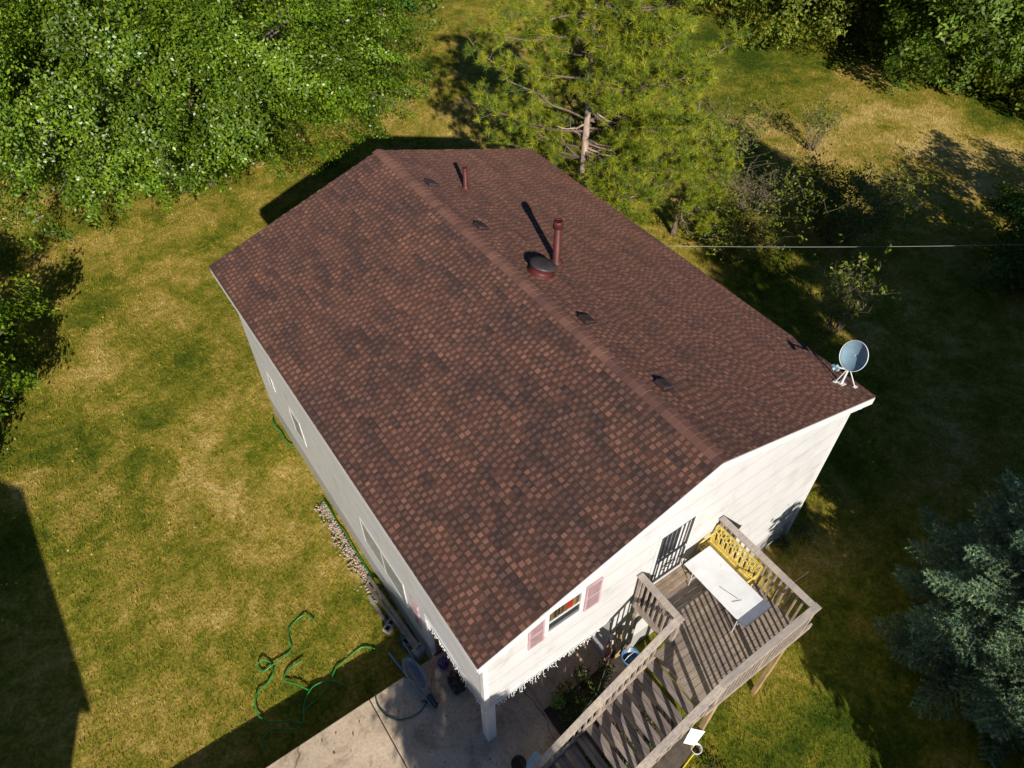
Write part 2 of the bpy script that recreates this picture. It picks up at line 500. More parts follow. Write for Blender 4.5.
WOP = .045
def gable_wall(mb, y0, y1, zb, openings, xs_extra=(), x0=XL, x1=XR):
    xs = sorted(set([x0, x1, RX] + [o[0] for o in openings] + [o[1] for o in openings] + list(xs_extra)))
    xs = [x for x in xs if x0 <= x <= x1]
    for a, b_ in zip(xs[:-1], xs[1:]):
        zbot = zb(a, b_) if callable(zb) else zb
        segs = [[(zbot, zbot), (roofz(a), roofz(b_))]]
        for (o0, o1, oz0, oz1) in openings:
            if o0 <= a and b_ <= o1:
                segs = [[(zbot, zbot), (oz0, oz0)], [(oz1, oz1), (roofz(a), roofz(b_))]]
        for (l, t) in segs:
            mb.add([(a, y0, l[0]), (b_, y0, l[1]), (b_, y0, t[1]), (a, y0, t[0]), (a, y1, l[0]), (b_, y1, l[1]), (b_, y1, t[1]), (a, y1, t[0])],
                   [(0, 1, 2, 3), (7, 6, 5, 4), (0, 4, 5, 1), (3, 2, 6, 7), (0, 3, 7, 4), (1, 5, 6, 2)])
WIN = (1.78, 2.58, 4.08, 4.92)
PX1 = 3.75      # porch end
w = MB()
gable_wall(w, YN, YN + .12, lambda a, b_: 2.37 if b_ <= PX1 + .01 else GZ - .3, [(WIN[0] - WOP, WIN[1] + WOP, WIN[2] - WOP, WIN[3] + WOP)], (PX1,))
gable_wall(w, YF - .12, YF, GZ - .3, [])
PY = 2.78       # porch depth
w.box((XL, YN + .12, 2.37), (XL + .12, PY, roofz(XL) - .02))
w.box((XL, PY, GZ - .3), (XL + .12, YF - .12, roofz(XL) - .02))
w.box((XR - .12, YN + .12, GZ - .3), (XR, YF - .12, roofz(XR) - .02))
w.box((XL + .12, PY + .002, GZ - .3), (PX1 + .12, PY + .12, 2.40))
w.box((PX1, YN + .122, -.3), (PX1 + .12, PY, 2.40))
w.build('wall', M['siding'], house)
MB().box((XL + .122, YN + .122, 2.375), (PX1 - .002, PY - .002, 2.45)).build('porch_ceiling', M['white'], house)
MB().box((XL + .13, PY - .03, 0), (PX1 - .01, PY, 2.37)).build('porch_back_wall', M['brick'], house)
# corner boards and bottom trim
cbm = MB()
cbm.box((XL - .02, YN - .02, 2.34), (XL + .10, YN, roofz(XL)))
cbm.box((XL - .02, YN, 2.34), (XL, YN + .10, roofz(XL)))
cbm.build('corner_board', M['white'], house); cbm = MB()
cbm.box((XR - .10, YN - .02, GZ - .2), (XR + .02, YN, roofz(XR)))
cbm.box((XR, YN, GZ - .2), (XR + .02, YN + .1, roofz(XR)))
cbm.build('corner_board', M['white'], house)
tb = MB(); tb.box((XL - .015, YN - .015, 2.30), (PX1, YN + .1, 2.372)); tb.box((XL - .013, YN + .1, 2.30), (XL + .1, PY, 2.371))
tb.build('bottom_trim', M['white'], house)
pb = MB(); pb.box((XL + .02, YN + .02, 0), (XL + .26, YN + .26, 2.30))
pb.build('porch_post', M['white'], house, bevel=.012)

# roof -----------------------------------------------------------
def make_roof():
    slopeL = math.hypot(RX, RISE)
    mb = MB()
    # deck
    mb.add([(0, 0, ZE - .03), (RX, 0, ZE + RISE - .03), (RX, RL, ZE + RISE - .03), (0, RL, ZE - .03),
            (0, 0, ZE - .10), (RX, 0, ZE + RISE - .10), (RX, RL, ZE + RISE - .10), (0, RL, ZE - .10)],
           [(0, 1, 2, 3), (7, 6, 5, 4), (0, 4, 5, 1), (0, 3, 7, 4), (3, 2, 6, 7)], (.05, .03, .03))
    mb.add([(RW, 0, ZE - .03), (RX, 0, ZE + RISE - .03), (RX, RL, ZE + RISE - .03), (RW, RL, ZE - .03),
            (RW, 0, ZE - .10), (RX, 0, ZE + RISE - .10), (RX, RL, ZE + RISE - .10), (RW, RL, ZE - .10)],
           [(3, 2, 1, 0), (4, 5, 6, 7), (1, 5, 4, 0), (4, 7, 3, 0), (7, 6, 2, 3)], (.05, .03, .03))
    ex = .138
    ncol = int(slopeL / ex) + 1
    tones = [(.120, .052, .036), (.105, .046, .034), (.135, .060, .042), (.088, .042, .034), (.145, .068, .048)]
    dark = [(.036, .023, .022), (.046, .027, .025), (.031, .022, .023), (.056, .031, .027)]
    rr = random.Random(3)
    BROWN = (.146, .074, .050); DARK = (.060, .039, .034)
    grid = [[[rr.random() for _ in range(60)] for _ in range(40)] for _ in range(4)]
    def vn(gk, u, v):
        iu, iv = int(u), int(v); fu, fv = u - iu, v - iv
        q = lambda a, b: grid[gk][a % 40][b % 60]
        return (q(iu, iv) * (1 - fu) + q(iu + 1, iv) * fu) * (1 - fv) + (q(iu, iv + 1) * (1 - fu) + q(iu + 1, iv + 1) * fu) * fv
    def patch(sd_, c, y):
        y += 2
        return (.52 + 1.0 * (vn(sd_ * 2, c / 2.0, y / .42) - .5) + .45 * (vn(sd_ * 2 + 1, c / 9, y / 1.7) - .4)) + .08
    for side in (0, 1):
        sgn = -1 if side == 0 else 1
        sd = Vector((sgn * RX, 0, -RISE)).normalized()
        nrm = Vector((sgn * RISE, 0, RX)).normalized()
        top = Vector((RX, 0, ZE + RISE))
        def P(d_, y, h): return top + sd * d_ + nrm * h + Vector((0, y, 0))
        def plate(d0, d1, y0, y1, h0, h1, col):
            y0 = max(y0, -.012); y1 = min(y1, RL + .012)
            if y1 - y0 < .01: return
            p = [P(d0, y0, h0), P(d0, y1, h0), P(d1, y1, h1), P(d1, y0, h1), P(d1, y0, h1 - .016), P(d1, y1, h1 - .016), P(d0, y0, h0 - .016), P(d0, y1, h0 - .016)]
            q = [(0, 1, 2, 3), (3, 2, 5, 4), (0, 3, 4, 6), (2, 1, 7, 5)]
            if side == 1: pass
            else: q = [t[::-1] for t in q]
            mb.add(p, q, col)
        for c in range(ncol):
            d0 = c * ex; d1 = min(d0 + ex, slopeL + .02)
            if d1 <= d0: continue
            y = -.4 + rr.random() * .3
            segs = []
            while y < RL:
                wd = rr.uniform(.25, .7)
                t = patch(side, c, y + wd / 2) + rr.gauss(0, .26)
                t = max(0, min(1, t)); k = tuple(a * (1 - t) + b * t for a, b in zip(DARK, BROWN)); f = rr.uniform(.9, 1.12)
                k = tuple(v * f for v in k); segs.append((y, y + wd, k))
                plate(d0, d1, y, y + wd, -.001, .003, tuple(v * .50 for v in k)); y += wd  # base darkened under the tabs, painting the gap shadows into the colour
            y = -.5 + (c * .62 % 1) * .175 + rr.uniform(-.015, .015)
            while y < RL:
                wd = rr.choice((.07, .085, .095, .11))
                k = next((q for a, b, q in segs if a <= y + wd / 2 < b), DARK); f = rr.choice((.85, 1.0, 1.12, 1.2, 1.3, 1.45)) * rr.uniform(.94, 1.06)
                plate(d0 + .02 + rr.uniform(0, .02), d1 - rr.uniform(0, .014), y, y + wd, .006, .0095, (k[0] * f * 1.05, k[1] * f, k[2] * f))
                y += wd + rr.choice((.07, .085, .10, .12))
    o = mb.build('roof', M['shingle'], house)
    # ridge caps
    rc = MB(); y = -.02; i = 0
    while y < RL + .01:
        y1 = min(y + .2, RL + .02); f = rr.uniform(.8, 1.2)
        k = rr.choice([(.155, .077, .055), (.14, .07, .05), (.17, .085, .062), (.11, .058, .046)])
        k = tuple(v * f for v in k)
        pts = []
        for (yy, h) in ((y, .040), (y1 + .03, .022)):
            for sx in (-1, 0, 1):
                pts.append((RX + sx * .17, yy, ZE + RISE + h + (-.055 if sx else .0)))
        rc.add(pts, [(0, 1, 4, 3), (1, 2, 5, 4), (0, 2, 1)], k); y = y1
    rc.build('ridge_cap', M['shingle'], o)
    return o
roof = make_roof()
# fascia / rake boards
fb = MB()
for y0, y1 in ((-.02, .02), (RL - .02, RL + .02)):
    for (xa, xb) in ((0.0, RX), (RX, RW)):
        za, zb = (ZE, ZE + RISE) if xa == 0 else (ZE + RISE, ZE)
        fb.add([(xa, y0, za - .26), (xb, y0, zb - .26), (xb, y0, zb - .035), (xa, y0, za - .035), (xa, y1, za - .26), (xb, y1, zb - .26), (xb, y1, zb - .035), (xa, y1, za - .035)],
               [(0, 1, 2, 3), (7, 6, 5, 4), (0, 4, 5, 1), (3, 2, 6, 7), (0, 3, 7, 4), (1, 5, 6, 2)])
fb.box((-.015, .02, ZE - .24), (.02, RL - .02, ZE - .036)); fb.box((RW - .02, .02, ZE - .24), (RW + .015, RL - .02, ZE - .036))
fb.build('fascia', M['white'], house)
sf = MB(); sf.box((.02, .02, ZE - .238), (XL, RL - .02, ZE - .215)); sf.box((XR, .02, ZE - .238), (RW - .02, RL - .02, ZE - .215))
for (xa, xb) in ((XL, RX), (RX, XR)):
    for (y0, y1) in ((.02, YN), (YF, RL - .02)):
        za, zb = roofz(xa, .2), roofz(xb, .2)
        sf.add([(xa, y0, za), (xb, y0, zb), (xb, y1, zb), (xa, y1, za)], [(0, 1, 2, 3)])
sf.build('soffit', M['white'], house)

# roof pipes and vents (sub-parts of the roof)
def on_roof(x): return ZE + RISE * (1 - abs(x - RX) / RX)
def pipe(x, y, h, r, capr):
    z = on_roof(x)
    p = MB()
    p.lathe([(r * 1.9, -.06), (r * 1.5, .05), (r * 1.12, .09), (r, .10), (r, h - .02), (0.0, h - .02)], (x, y, z), 20)
    o = p.build('vent_pipe', M['maroon'], roof)
    if capr:
        MB().lathe([(r * 1.0, h - .2), (capr, h - .19), (capr, h - .05), (capr * .93, h), (r * .75, h + .005), (r * .7, h - .08)], (x, y, z), 20).build('pipe_cap', M['maroon'], roof)
    else:
        MB().lathe([(r * 1.02, h - .05), (r * 1.04, h), (r * .8, h + .002), (r * .75, h - .15)], (x, y, z), 16).build('pipe_rim', M['maroon'], roof)
pipe(7.20, 7.22, 1.27, .10, .13)
pipe(7.13, 11.48, .66, .07, None)
x, y = 6.44, 6.88; z = on_roof(x)
tilt = Matrix.Rotation(math.atan2(RISE, RX), 4, 'Y')
MB().lathe([(.36, 0.005), (.36, .02), (.30, .03), (.30, .19), (.33, .20), (.33, .22)], (x, y, z), 32, M=tilt).build('round_vent', M['maroon'], roof)
MB().lathe([(.345, .20), (.35, .23), (.33, .255), (.22, .285), (.1, .30), (0.0, .30)], (x, y, z), 32, M=tilt).build('vent_dome', M['ventcap'], roof)
def slant_vent(x, y):
    m = MB(); z = on_roof(x); s = .2
    Mx = Matrix.Translation((x, y, z)) @ tilt
    lo = [(-.16, -.16, 0.01), (.16, -.16, .01), (.16, .16, .01), (-.16, .16, .01)]
    hi = [(-.14, -.14, .10), (.17, -.14, .04), (.17, .14, .04), (-.14, .14, .10)]
    m.add([Mx @ Vector(p) for p in lo + hi], [(4, 5, 6, 7), (0, 1, 5, 4), (1, 2, 6, 5), (2, 3, 7, 6), (3, 0, 4, 7)])
    m.add([Mx @ Vector(p) for p in [(-.2, -.2, .018), (.19, -.2, .018), (.19, .2, .018), (-.2, .2, .018)]], [(0, 1, 2, 3)])
    m.build('slant_vent', M['vent'], roof, bevel=.01)
for (x, y) in ((6.20, 11.83), (6.22, 9.27), (6.2, 4.78), (6.27, 2.24)):
    slant_vent(x, y)

# windows -------------------------------------------------------------
def gable_window():
    x0, x1, z0, z1 = WIN
    f = MB(); t = .075; y0, y1 = YN - .014, YN + .06
    f.box((x0 - t, y0, z1), (x1 + t, y1, z1 + t)); f.box((x0 - t, y0, z0 - t), (x1 + t, y1, z0))
    f.box((x0 - t, y0, z0), (x0, y1, z1)); f.box((x1, y0, z0), (x1 + t, y1, z1))
    f.box((x0 - t - .02, y0 - .04, z0 - t - .03), (x1 + t + .02, YN - .002, z0 - t))
    win = f.build('window', M['white'], house)
    sh = MB(); zm = z0 + .34
    sh.box((x0 + .001, YN + .004, zm), (x1 - .001, YN + .03, zm + .04))
    sh.build('sash', M['white'], win)
    MB().box((x0 + .002, YN + .008, z0 + .002), (x1 - .002, YN + .014, zm)).build('pane', M['glass'], win)
    # recess and curtain behind the open upper sash
    rb = MB(); Y1 = YN + .7
    for lo, hi in (((x0 - .3, Y1, z0 - .4), (x1 + .3, Y1 + .03, z1 + .3)), ((x0 - .3, YN + .13, z0 - .43), (x1 + .3, Y1, z0 - .4)), ((x0 - .3, YN + .13, z1 + .3), (x1 + .3, Y1, z1 + .33)),
                   ((x0 - .33, YN + .13, z0 - .4), (x0 - .3, Y1, z1 + .3)), ((x1 + .3, YN + .13, z0 - .4), (x1 + .33, Y1, z1 + .3))):
        rb.box(lo, hi)
    rb.build('room_niche', M['interior'], win)
    c = MB(); n = 24
    pts = [(x0 + .004 + (x1 - x0 - .008) * i / n, YN + .028 + .010 * math.sin(i * 1.7)) for i in range(n + 1)]
    for i in range(n):
        red = 14 <= i < 19
        (xa, ya), (xb, yb) = pts[i], pts[i + 1]
        c.add([(xa, ya, zm + .045), (xb, yb, zm + .045), (xb, yb, z1 - .002), (xa, ya, z1 - .002)], [(0, 1, 2, 3)], (.36, .02, .012) if red else random.choice([(.12, .07, .025), (.07, .04, .02), (.03, .025, .02), (.2, .13, .05), (.015, .013, .012)]))
    c.build('curtain', M['flower'], win)
gable_window()

def shutter(x0, x1, z0, z1):
    s = MB(); y1 = YN - .004
    s.box((x0, YN - .035, z0), (x0 + .045, y1, z1)); s.box((x1 - .045, YN - .035, z0), (x1, y1, z1))
    s.box((x0 + .045, YN - .034, z0), (x1 - .045, y1, z0 + .06)); s.box((x0 + .045, YN - .034, z1 - .06), (x1 - .045, y1, z1)); zc = (z0 + z1) / 2
    s.box((x0 + .045, YN - .034, zc - .03), (x1 - .045, y1, zc + .03))
    z = z0 + .065
    while z < z1 - .08:
        s.add([(x0 + .045, YN - .008, z + .035), (x1 - .045, YN - .008, z + .035), (x1 - .045, YN - .028, z), (x0 + .045, YN - .028, z)], [(0, 1, 2, 3), (3, 2, 1, 0)])
        z += .036
    s.box((x0 + .045, YN - .0065, z0), (x1 - .045, YN - .003, z1))
    s.build('shutter', M['pink'], house)
shutter(1.27, 1.66, 3.92, 4.98)
shutter(2.70, 3.11, 3.92, 4.98)

def side_window(y0, y1, z0, z1, shutters=()):
    f = MB(); t = .045; x0, x1 = XL - .022, XL + .02
    f.box((x0, y0 - t, z1), (x1, y1 + t, z1 + t)); f.box((x0, y0 - t, z0 - t), (x1, y1 + t, z0)); f.box((x0, y0 - t, z0), (x1, y0, z1)); f.box((x0, y1, z0), (x1, y1 + t, z1))
    if y1 - y0 > 1.2: f.box((x0 + .005, (y0 + y1) / 2 - .025, z0), (x1, (y0 + y1) / 2 + .025, z1))
    o = f.build('window', M['frame'], house)
    MB().box((XL - .012, y0, z0), (XL - .004, y1, z1)).build('pane', M['grey_glass'], o)
    for (a, b_) in shutters:
        s = MB(); s.box((XL - .03, a, z0 - .05), (XL - .004, b_, z1 + .05))
        z = z0
        while z < z1:
            s.box((XL - .04, a + .03, z), (XL - .0302, b_ - .03, z + .02)); z += .045
        s.build('shutter', M['pink'], house)
side_window(3.85, 6.1, 1.0, 2.1, ((3.1, 3.4),))
side_window(9.9, 10.6, 1.2, 2.2)
side_window(11.9, 12.2, 1.8, 2.3)

# storm door -----------------------------------------------------------
DX0, DX1, DZ0, DZ1 = 4.72, 5.66, 2.89, 4.98
f = MB(); t = .075; y0 = YN - .035
f.box((DX0 - t, y0, DZ0), (DX0, YN - .003, DZ1 + t)); f.box((DX1, y0, DZ0), (DX1 + t, YN - .003, DZ1 + t)); f.box((DX0, y0, DZ1), (DX1, YN - .003, DZ1 + t))
f.box((DX0 - t - .03, y0 - .05, DZ1 + t), (DX1 + t + .03, YN - .003, DZ1 + t + .035)); f.box((DX0 - t, y0 - .04, DZ0 - .05), (DX1 + t, YN - .003, DZ0))
door = f.build('door', M['white'], house)
MB().box((DX0, YN - .012, DZ0), (DX1, YN - .003, DZ1)).build('door_leaf', M['white'], door)
b = MB(); yb = YN - .04; s = .045
for (a, c) in (((DX0 + .02, yb, DZ0), (DX0 + .02, yb, DZ1)), ((DX1 - .02, yb, DZ0), (DX1 - .02, yb, DZ1)), ((DX0, yb, DZ0 + .03), (DX1, yb, DZ0 + .03)), ((DX0, yb, DZ1 - .03), (DX1, yb, DZ1 - .03)),
               ((DX0, yb, DZ0 + .95), (DX1, yb, DZ0 + .95))):
    b.bar(a, c, s, .03, (0, 1, 0))
for i in range(1, 7):
    xx = DX0 + (DX1 - DX0) * i / 7
    b.bar((xx, yb, DZ0), (xx, yb, DZ1), .02, .02, (0, 1, 0))
for k in range(3):
    cx = DX0 + (DX1 - DX0) * (.35 + .15 * k); cz = DZ0 + .5
    ring = [(cx + .07 * math.cos(a), yb - .012, cz + .1 * math.sin(a)) for a in np.linspace(0, 2 * math.pi, 17)]
    b.tube(ring, .011, 5)
b.build('security_grille', M['black_metal'], door)
MB().box((DX0 + .08, YN - .022, DZ0 + 1.02), (DX0 + .60, YN - .014, DZ1 - .08)).build('pane', M['glass'], door)
MB().lathe([(0, 0), (.03, 0), (.03, .05), (0, .05)], (DX1 - .07, yb - .02, DZ0 + 1.0), 10, M=Matrix.Rotation(R(90), 4, 'X')).build('handle', M['galv'], door)

# ------------------------------------------------------------------ icicle light strings under the overhang
def icicles(name, a, b_, label):
    m = MB(); a = Vector(a); b_ = Vector(b_); n = int((b_ - a).length / .07); rr = random.Random(5)
    m.tube([a.lerp(b_, i / 20) + Vector((0, 0, -.01 * (i % 2))) for i in range(21)], .008, 4)
    for i in range(n):
        p = a.lerp(b_, (i + .5) / n); L = rr.choice((.08, .14, .2, .28, .34)) * rr.uniform(.8, 1.1)
        q = p + Vector((rr.uniform(-.03, .03), rr.uniform(-.03, .03), -L))
        m.tube([p, p.lerp(q, .5) + Vector((rr.uniform(-.02, .02), rr.uniform(-.02, .02), 0)), q], .006, 4)
        for t in np.arange(.2, 1.01, .25):
            c = p.lerp(q, t) + Vector((rr.uniform(-.025, .025), rr.uniform(-.025, .025), 0))
            m.lathe([(0, -.022), (.009, -.01), (.009, .01), (0, .016)], c, 5)
    tag(m.build(name, M['lace']), label, 'string lights', 'icicle lights hanging under the overhang')
icicles('icicle_lights', (XL - .03, YN - .03, 2.30), (3.3, YN - .03, 2.30), 'white icicle light string hanging under the gable wall with the window')
icicles('icicle_lights', (XL - .03, YN, 2.30), (XL - .03, 2.6, 2.30), 'white icicle light string hanging under the side wall above the wheelbarrow')

# ------------------------------------------------------------------ deck
DZ = 2.70; CAP = 3.83
DX_A, DX_B, DY_A, DY_B = 3.85, 6.86, .17, -2.52
deck = thing('wooden_deck', 'weathered grey wooden deck with railings and long stairs against the gable wall', 'deck', (0, 0, 0))
fl = MB(); y = DY_A
while y > DY_B + .02:
    k = random.uniform(.75, 1.15)
    fl.box((DX_A if y < -.98 else 4.24, y - .138, DZ - .035), (DX_B, y, DZ), (k, k * .98, k * .96)); y -= .15
fl.build('floor', M['woodx'], deck)
js = MB()
js.box((DX_A - .02, DY_B - .06, DZ - .26), (DX_B + .30, DY_B - .015, DZ - .01)); js.box((DX_B - .04, DY_B, DZ - .26), (DX_B, DY_A, DZ - .04)); js.box((DX_A, DY_B, DZ - .26), (DX_A + .04, -1.0, DZ - .04)); js.box((4.24, -1.0, DZ - .26), (4.28, DY_A, DZ - .04))
for xx in np.arange(DX_A + .6, DX_B - .2, .45): js.box((xx, DY_B, DZ - .22), (xx + .04, DY_A, DZ - .04))
js.build('joist_frame', M['wood'], deck)
def dpost(x, y, z0, z1, s=.095, m='wood'):
    MB().box((x - s / 2, y - s / 2, z0), (x + s / 2, y + s / 2, z1)).build('post', M[m], deck, bevel=.008)
IX, IY, OY, RXX = 4.28, -1.05, -2.52, 6.80
dpost(6.62, OY + .06, GZ - .2, DZ - .26, .12, 'newwood'); dpost(4.28, OY + .02, GZ - .2, DZ - .26, .12, 'newwood'); dpost(4.28, .0, -.1, DZ - .26, .1)
dpost(IX, .10, DZ - .2, CAP - .04); dpost(IX, IY, DZ - .2, CAP - .04); dpost(4.08, OY, DZ - .2, CAP - .04); dpost(RXX, OY, DZ - .2, CAP - .04); dpost(RXX, .10, DZ - .2, CAP - .04)
dpost(5.4, OY, DZ - .2, CAP - .04)
def railcap(a, b_):
    a = Vector(a); b_ = Vector(b_)
    MB().bar(a, b_, .16, .04).build('rail_cap', M['woody'], deck, bevel=.006)
    dn = Vector((0, 0, -.075))
    MB().bar(a + dn, b_ + dn, .045, .09).build('top_rail', M['wood'], deck)
railcap((IX, .19, CAP), (IX, IY - .08, CAP)); railcap((RXX, .19, CAP), (RXX, OY + .08, CAP)); railcap((4.0, OY, CAP - .001), (RXX + .1, OY, CAP - .001))
SL = .80
def rail_z(x, xk): return CAP - SL * (xk - x)
XB = .45
railcap((IX - .05, IY, CAP + .004), (XB, IY, rail_z(XB, IX - .05)))
railcap((4.05, OY - .02, CAP + .003), (XB, OY - .02, rail_z(XB, 4.05)))
for x0, y0 in ((XB + .05, IY), (2.35, IY), (XB + .05, OY - .02), (2.35, OY - .02)):
    xk = IX - .05 if y0 == IY else 4.05
    dpost(x0, y0, max(0, DZ - .8 * (3.85 - x0) - .25), rail_z(x0, xk) - .05)
bal = MB().box((-.02, -.02, 0), (.02, .02, .98)).build('baluster', M['wood'], deck)
first = [bal]
def baluster(x, y, z0, z1, s=1.0):
    if first: o = first.pop()
    else:
        o = bal.copy(); link(o)
    o.location = (x, y, z0); o.scale = (s, s, (z1 - z0) / .98)
y = .0
while y > IY + .06: baluster(IX - .01, y, DZ - .08, CAP - .05, 1.1); y -= .145
y = .0
while y > OY + .1: baluster(RXX + .03, y, DZ - .08, CAP - .05); y -= .15
x = 4.2
while x < RXX - .08: baluster(x, OY - .02, DZ - .08, CAP - .05, 1.1); x += .15
NT = 12; RUN = .265; RISER = .2125
for yk, xk in ((IY, IX - .05), (OY - .02, 4.05)):
    x = 3.75
    while x > XB + .1:
        baluster(x, yk, DZ - .8 * (3.85 - x) - .05, rail_z(x, xk) - .05, 1.0 if yk == IY else 1.7); x -= .16 if yk == IY else .265
for i in range(1, NT + 1):
    xn = DX_A - RUN * i; z = DZ - RISER * i
    t = MB(); k = random.uniform(.85, 1.25)
    t.box((xn - .01, OY + .03, z - .04), (xn + .105, IY - .03, z), (k, k * .97, k * .95)); t.box((xn + .115, OY + .03, z - .04), (xn + .215, IY - .03, z), (k * .93, k * .9, k * .88))
    t.build('tread', M['tread'], deck)
for y0 in (OY + .0, IY - .02):
    sm = MB()
    a = (DX_A, y0, DZ - .16); e = (DX_A - RUN * NT - .1, y0, DZ - RISER * NT - .2)
    sm.bar(a, e, .04, .26); sm.build('stringer', M['wood'], deck)

# door step
st = thing('door_step', 'low slatted wooden step in front of the barred door', 'step', (5.2, -.03, DZ))
m = MB()
for k in range(3): m.box((-.55, -.16 + k * .117, .09), (.50, -.05 + k * .117, .13), (1, .92, .8) if k % 2 else (.9, .82, .72))
m.build('slats', M['wood'], st)
MB().box((-.53, -.14, 0), (-.48, .16, .09)).build('support', M['wood'], st); MB().box((.44, -.14, 0), (.49, .16, .09)).build('support', M['wood'], st)
m = MB(); m.tube([(.53, -.17 + .05 * math.cos(a), .2 + .11 * math.sin(a)) for a in np.linspace(-2, 3.5, 16)], .018, 6); m.tube([(.53, -.17, 0), (.53, -.19, .12)], .02, 6)
sc = m.build('scroll_bracket', M['black_metal'], st)

# folding table
ft = thing('folding_table', 'white rectangular folding table standing on the deck', 'table', (5.87, -.98, DZ))
MB().box((-.41, -.92, .70), (.41, .92, .745)).build('tabletop', M['table'], ft, bevel=.015)
for sy in (-1, 1):
    m = MB()
    for sx in (-1, 1): m.tube([(sx * .33, sy * .68, 0), (sx * .33, sy * .68, .70)], .014, 8)
    m.tube([(-.33, sy * .68, .25), (.33, sy * .68, .25)], .011, 6); m.tube([(0, sy * .68, .25), (0, sy * .3, .69)], .010, 6)
    m.build('leg_frame', M['galv'], ft)
o = MB()
for (a, e) in (((5.82, -1.36, 3.45), (5.70, -.92, 3.45)), ((5.66, -1.33, 3.45), (5.86, -1.42, 3.45))):
    o.bar(a, e, .010, .006, col=(1, 1, 1))
tag(o.build('dry_twig', M['ochre']), 'small dry forked twig lying on the white folding table', 'twig')

# yellow bench
yb = thing('garden_bench', 'yellow ornate metal garden bench against the deck railing', 'bench', (6.42, -.52, DZ))
L = .66
m = MB()
for k in range(5): m.box((-.22 + k * .085, -L, .40), (-.16 + k * .085, L, .425))
m.build('seat', M['yellow'], yb)
m = MB()
def bk(yy, h): return (.20 + .1 * h, yy, .45 + .48 * h)
m.bar(bk(-L, 1), bk(L, 1), .04, .04); m.bar(bk(-L, 0), bk(L, 0), .035, .035)
for yy in (-L, L): m.bar(bk(yy, -.05), bk(yy, 1.02), .04, .04)
N = 9
for k in range(N):
    cy = -L + (k + .5) * 2 * L / N
    for (hc, rr) in ((.32, .27), (.72, .2)):
        m.tube([tuple(Vector(bk(cy + .062 * (rr / .2) ** .3 * math.cos(a), hc + rr * 1.0 * math.sin(a)))) for a in np.linspace(0, 2 * math.pi, 13)], .013, 5)
    m.tube([bk(cy, 0), bk(cy + .05, .5), bk(cy, 1)], .012, 5); m.tube([bk(cy - .07, 0), bk(cy - .03, .5), bk(cy - .07, 1)], .012, 5)
m.build('backrest', M['yellow'], yb)
for yy in (-L, L):
    m = MB()
    m.tube([(-.24, yy, 0), (-.2, yy, .2), (-.25, yy, .42), (-.22, yy, .62), (.0, yy, .66), (.22, yy, .64)], .022, 6)
    m.tube([(.26, yy, 0), (.2, yy, .2), (.22, yy, .45)], .022, 6); m.tube([(-.22, yy, .40), (.2, yy, .40)], .018, 6)
    m.tube([(-.1 + .06 * math.cos(a), yy, .53 + .06 * math.sin(a)) for a in np.linspace(0, 2 * math.pi, 12)], .012, 5)
    m.build('arm_and_leg', M['yellow'], yb)

# ------------------------------------------------------------------ satellite dish
def dish():
    bx, by = 10.93, .68; bz = on_roof(bx)
    t = thing('satellite_dish', 'grey blue satellite dish on a white tripod at the corner of the roof', 'satellite dish', (bx, by, bz))
    top = Vector((0, 0, .62))
    m = MB(); m.tube([(0, 0, 0), tuple(top)], .028, 10); m.box((-.1, -.08, -.02), (.1, .08, .02), M=tilt)
    m.build('mast', M['white'], t)
    for (ex, ey) in ((.24, -.24), (-.14, .10)):
        m = MB(); ez = on_roof(bx + ex) - bz
        m.tube([(ex, ey, ez), tuple(top * .92)], .014, 6); m.box((ex - .05, ey - .04, ez - .005), (ex + .05, ey + .04, ez + .02)); m.build('strut', M['white'], t)
    n = Vector((-.92, .14, .36)).normalized()
    right = n.cross(Vector((0, 0, 1))).normalized(); up = right.cross(n).normalized()
    B = Matrix((right, up, n)).transposed().to_4x4()
    c = top + Vector((.0, .0, .0)) + up * .30 + n * .06
    Mx = Matrix.Translation(c) @ B
    m = MB(); rings = []; nn = 40
    vv = []; ff = []
    prof = [(r, .30 * r * r / .36) for r in np.linspace(0, .36, 8)]
    for (r, h) in prof: 
        for k in range(nn):
            a = 2 * math.pi * k / nn; vv.append(Mx @ Vector((r * .97 * math.cos(a), r * 1.05 * math.sin(a), h)))
    for i in range(len(prof) - 1):
        for k in range(nn): ff.append((i * nn + k, i * nn + (k + 1) % nn, (i + 1) * nn + (k + 1) % nn, (i + 1) * nn + k))
    m.add(vv, ff, smooth=True)
    o = m.build('reflector', M['dishgrey'], t); so = o.modifiers.new('solid', 'SOLIDIFY'); so.thickness = .012; so.offset = -1
    m = MB(); m.tube([Mx @ Vector((.355 * .97 * math.cos(a), .355 * 1.05 * math.sin(a), .106)) for a in np.linspace(0, 2 * math.pi, 41)], .009, 6, cap=False); m.build('rim', M['white'], t)
    m = MB(); foot = Mx @ Vector((0, -.40, .02)); head = Mx @ Vector((0.02, -.32, .46))
    m.bar(foot, head, .035, .025); m.bar(Mx @ Vector((0, -.40, .02)), Mx @ Vector((0, -.05, -.02)), .05, .03); m.build('feed_arm', M['white'], t)
    m = MB(); hd = (Mx @ Vector((0, 0, .2)) - head).normalized()
    m.tube([head - hd * .10, head - hd * .02, head + hd * .06], [.045, .05, .035], 12); m.box((-.09, -.05, .44), (.09, .02, .52), M=Mx @ Matrix.Translation((0, -.32, 0)))
    m.build('feed_horn', M['dishgrey'], t)
dish()

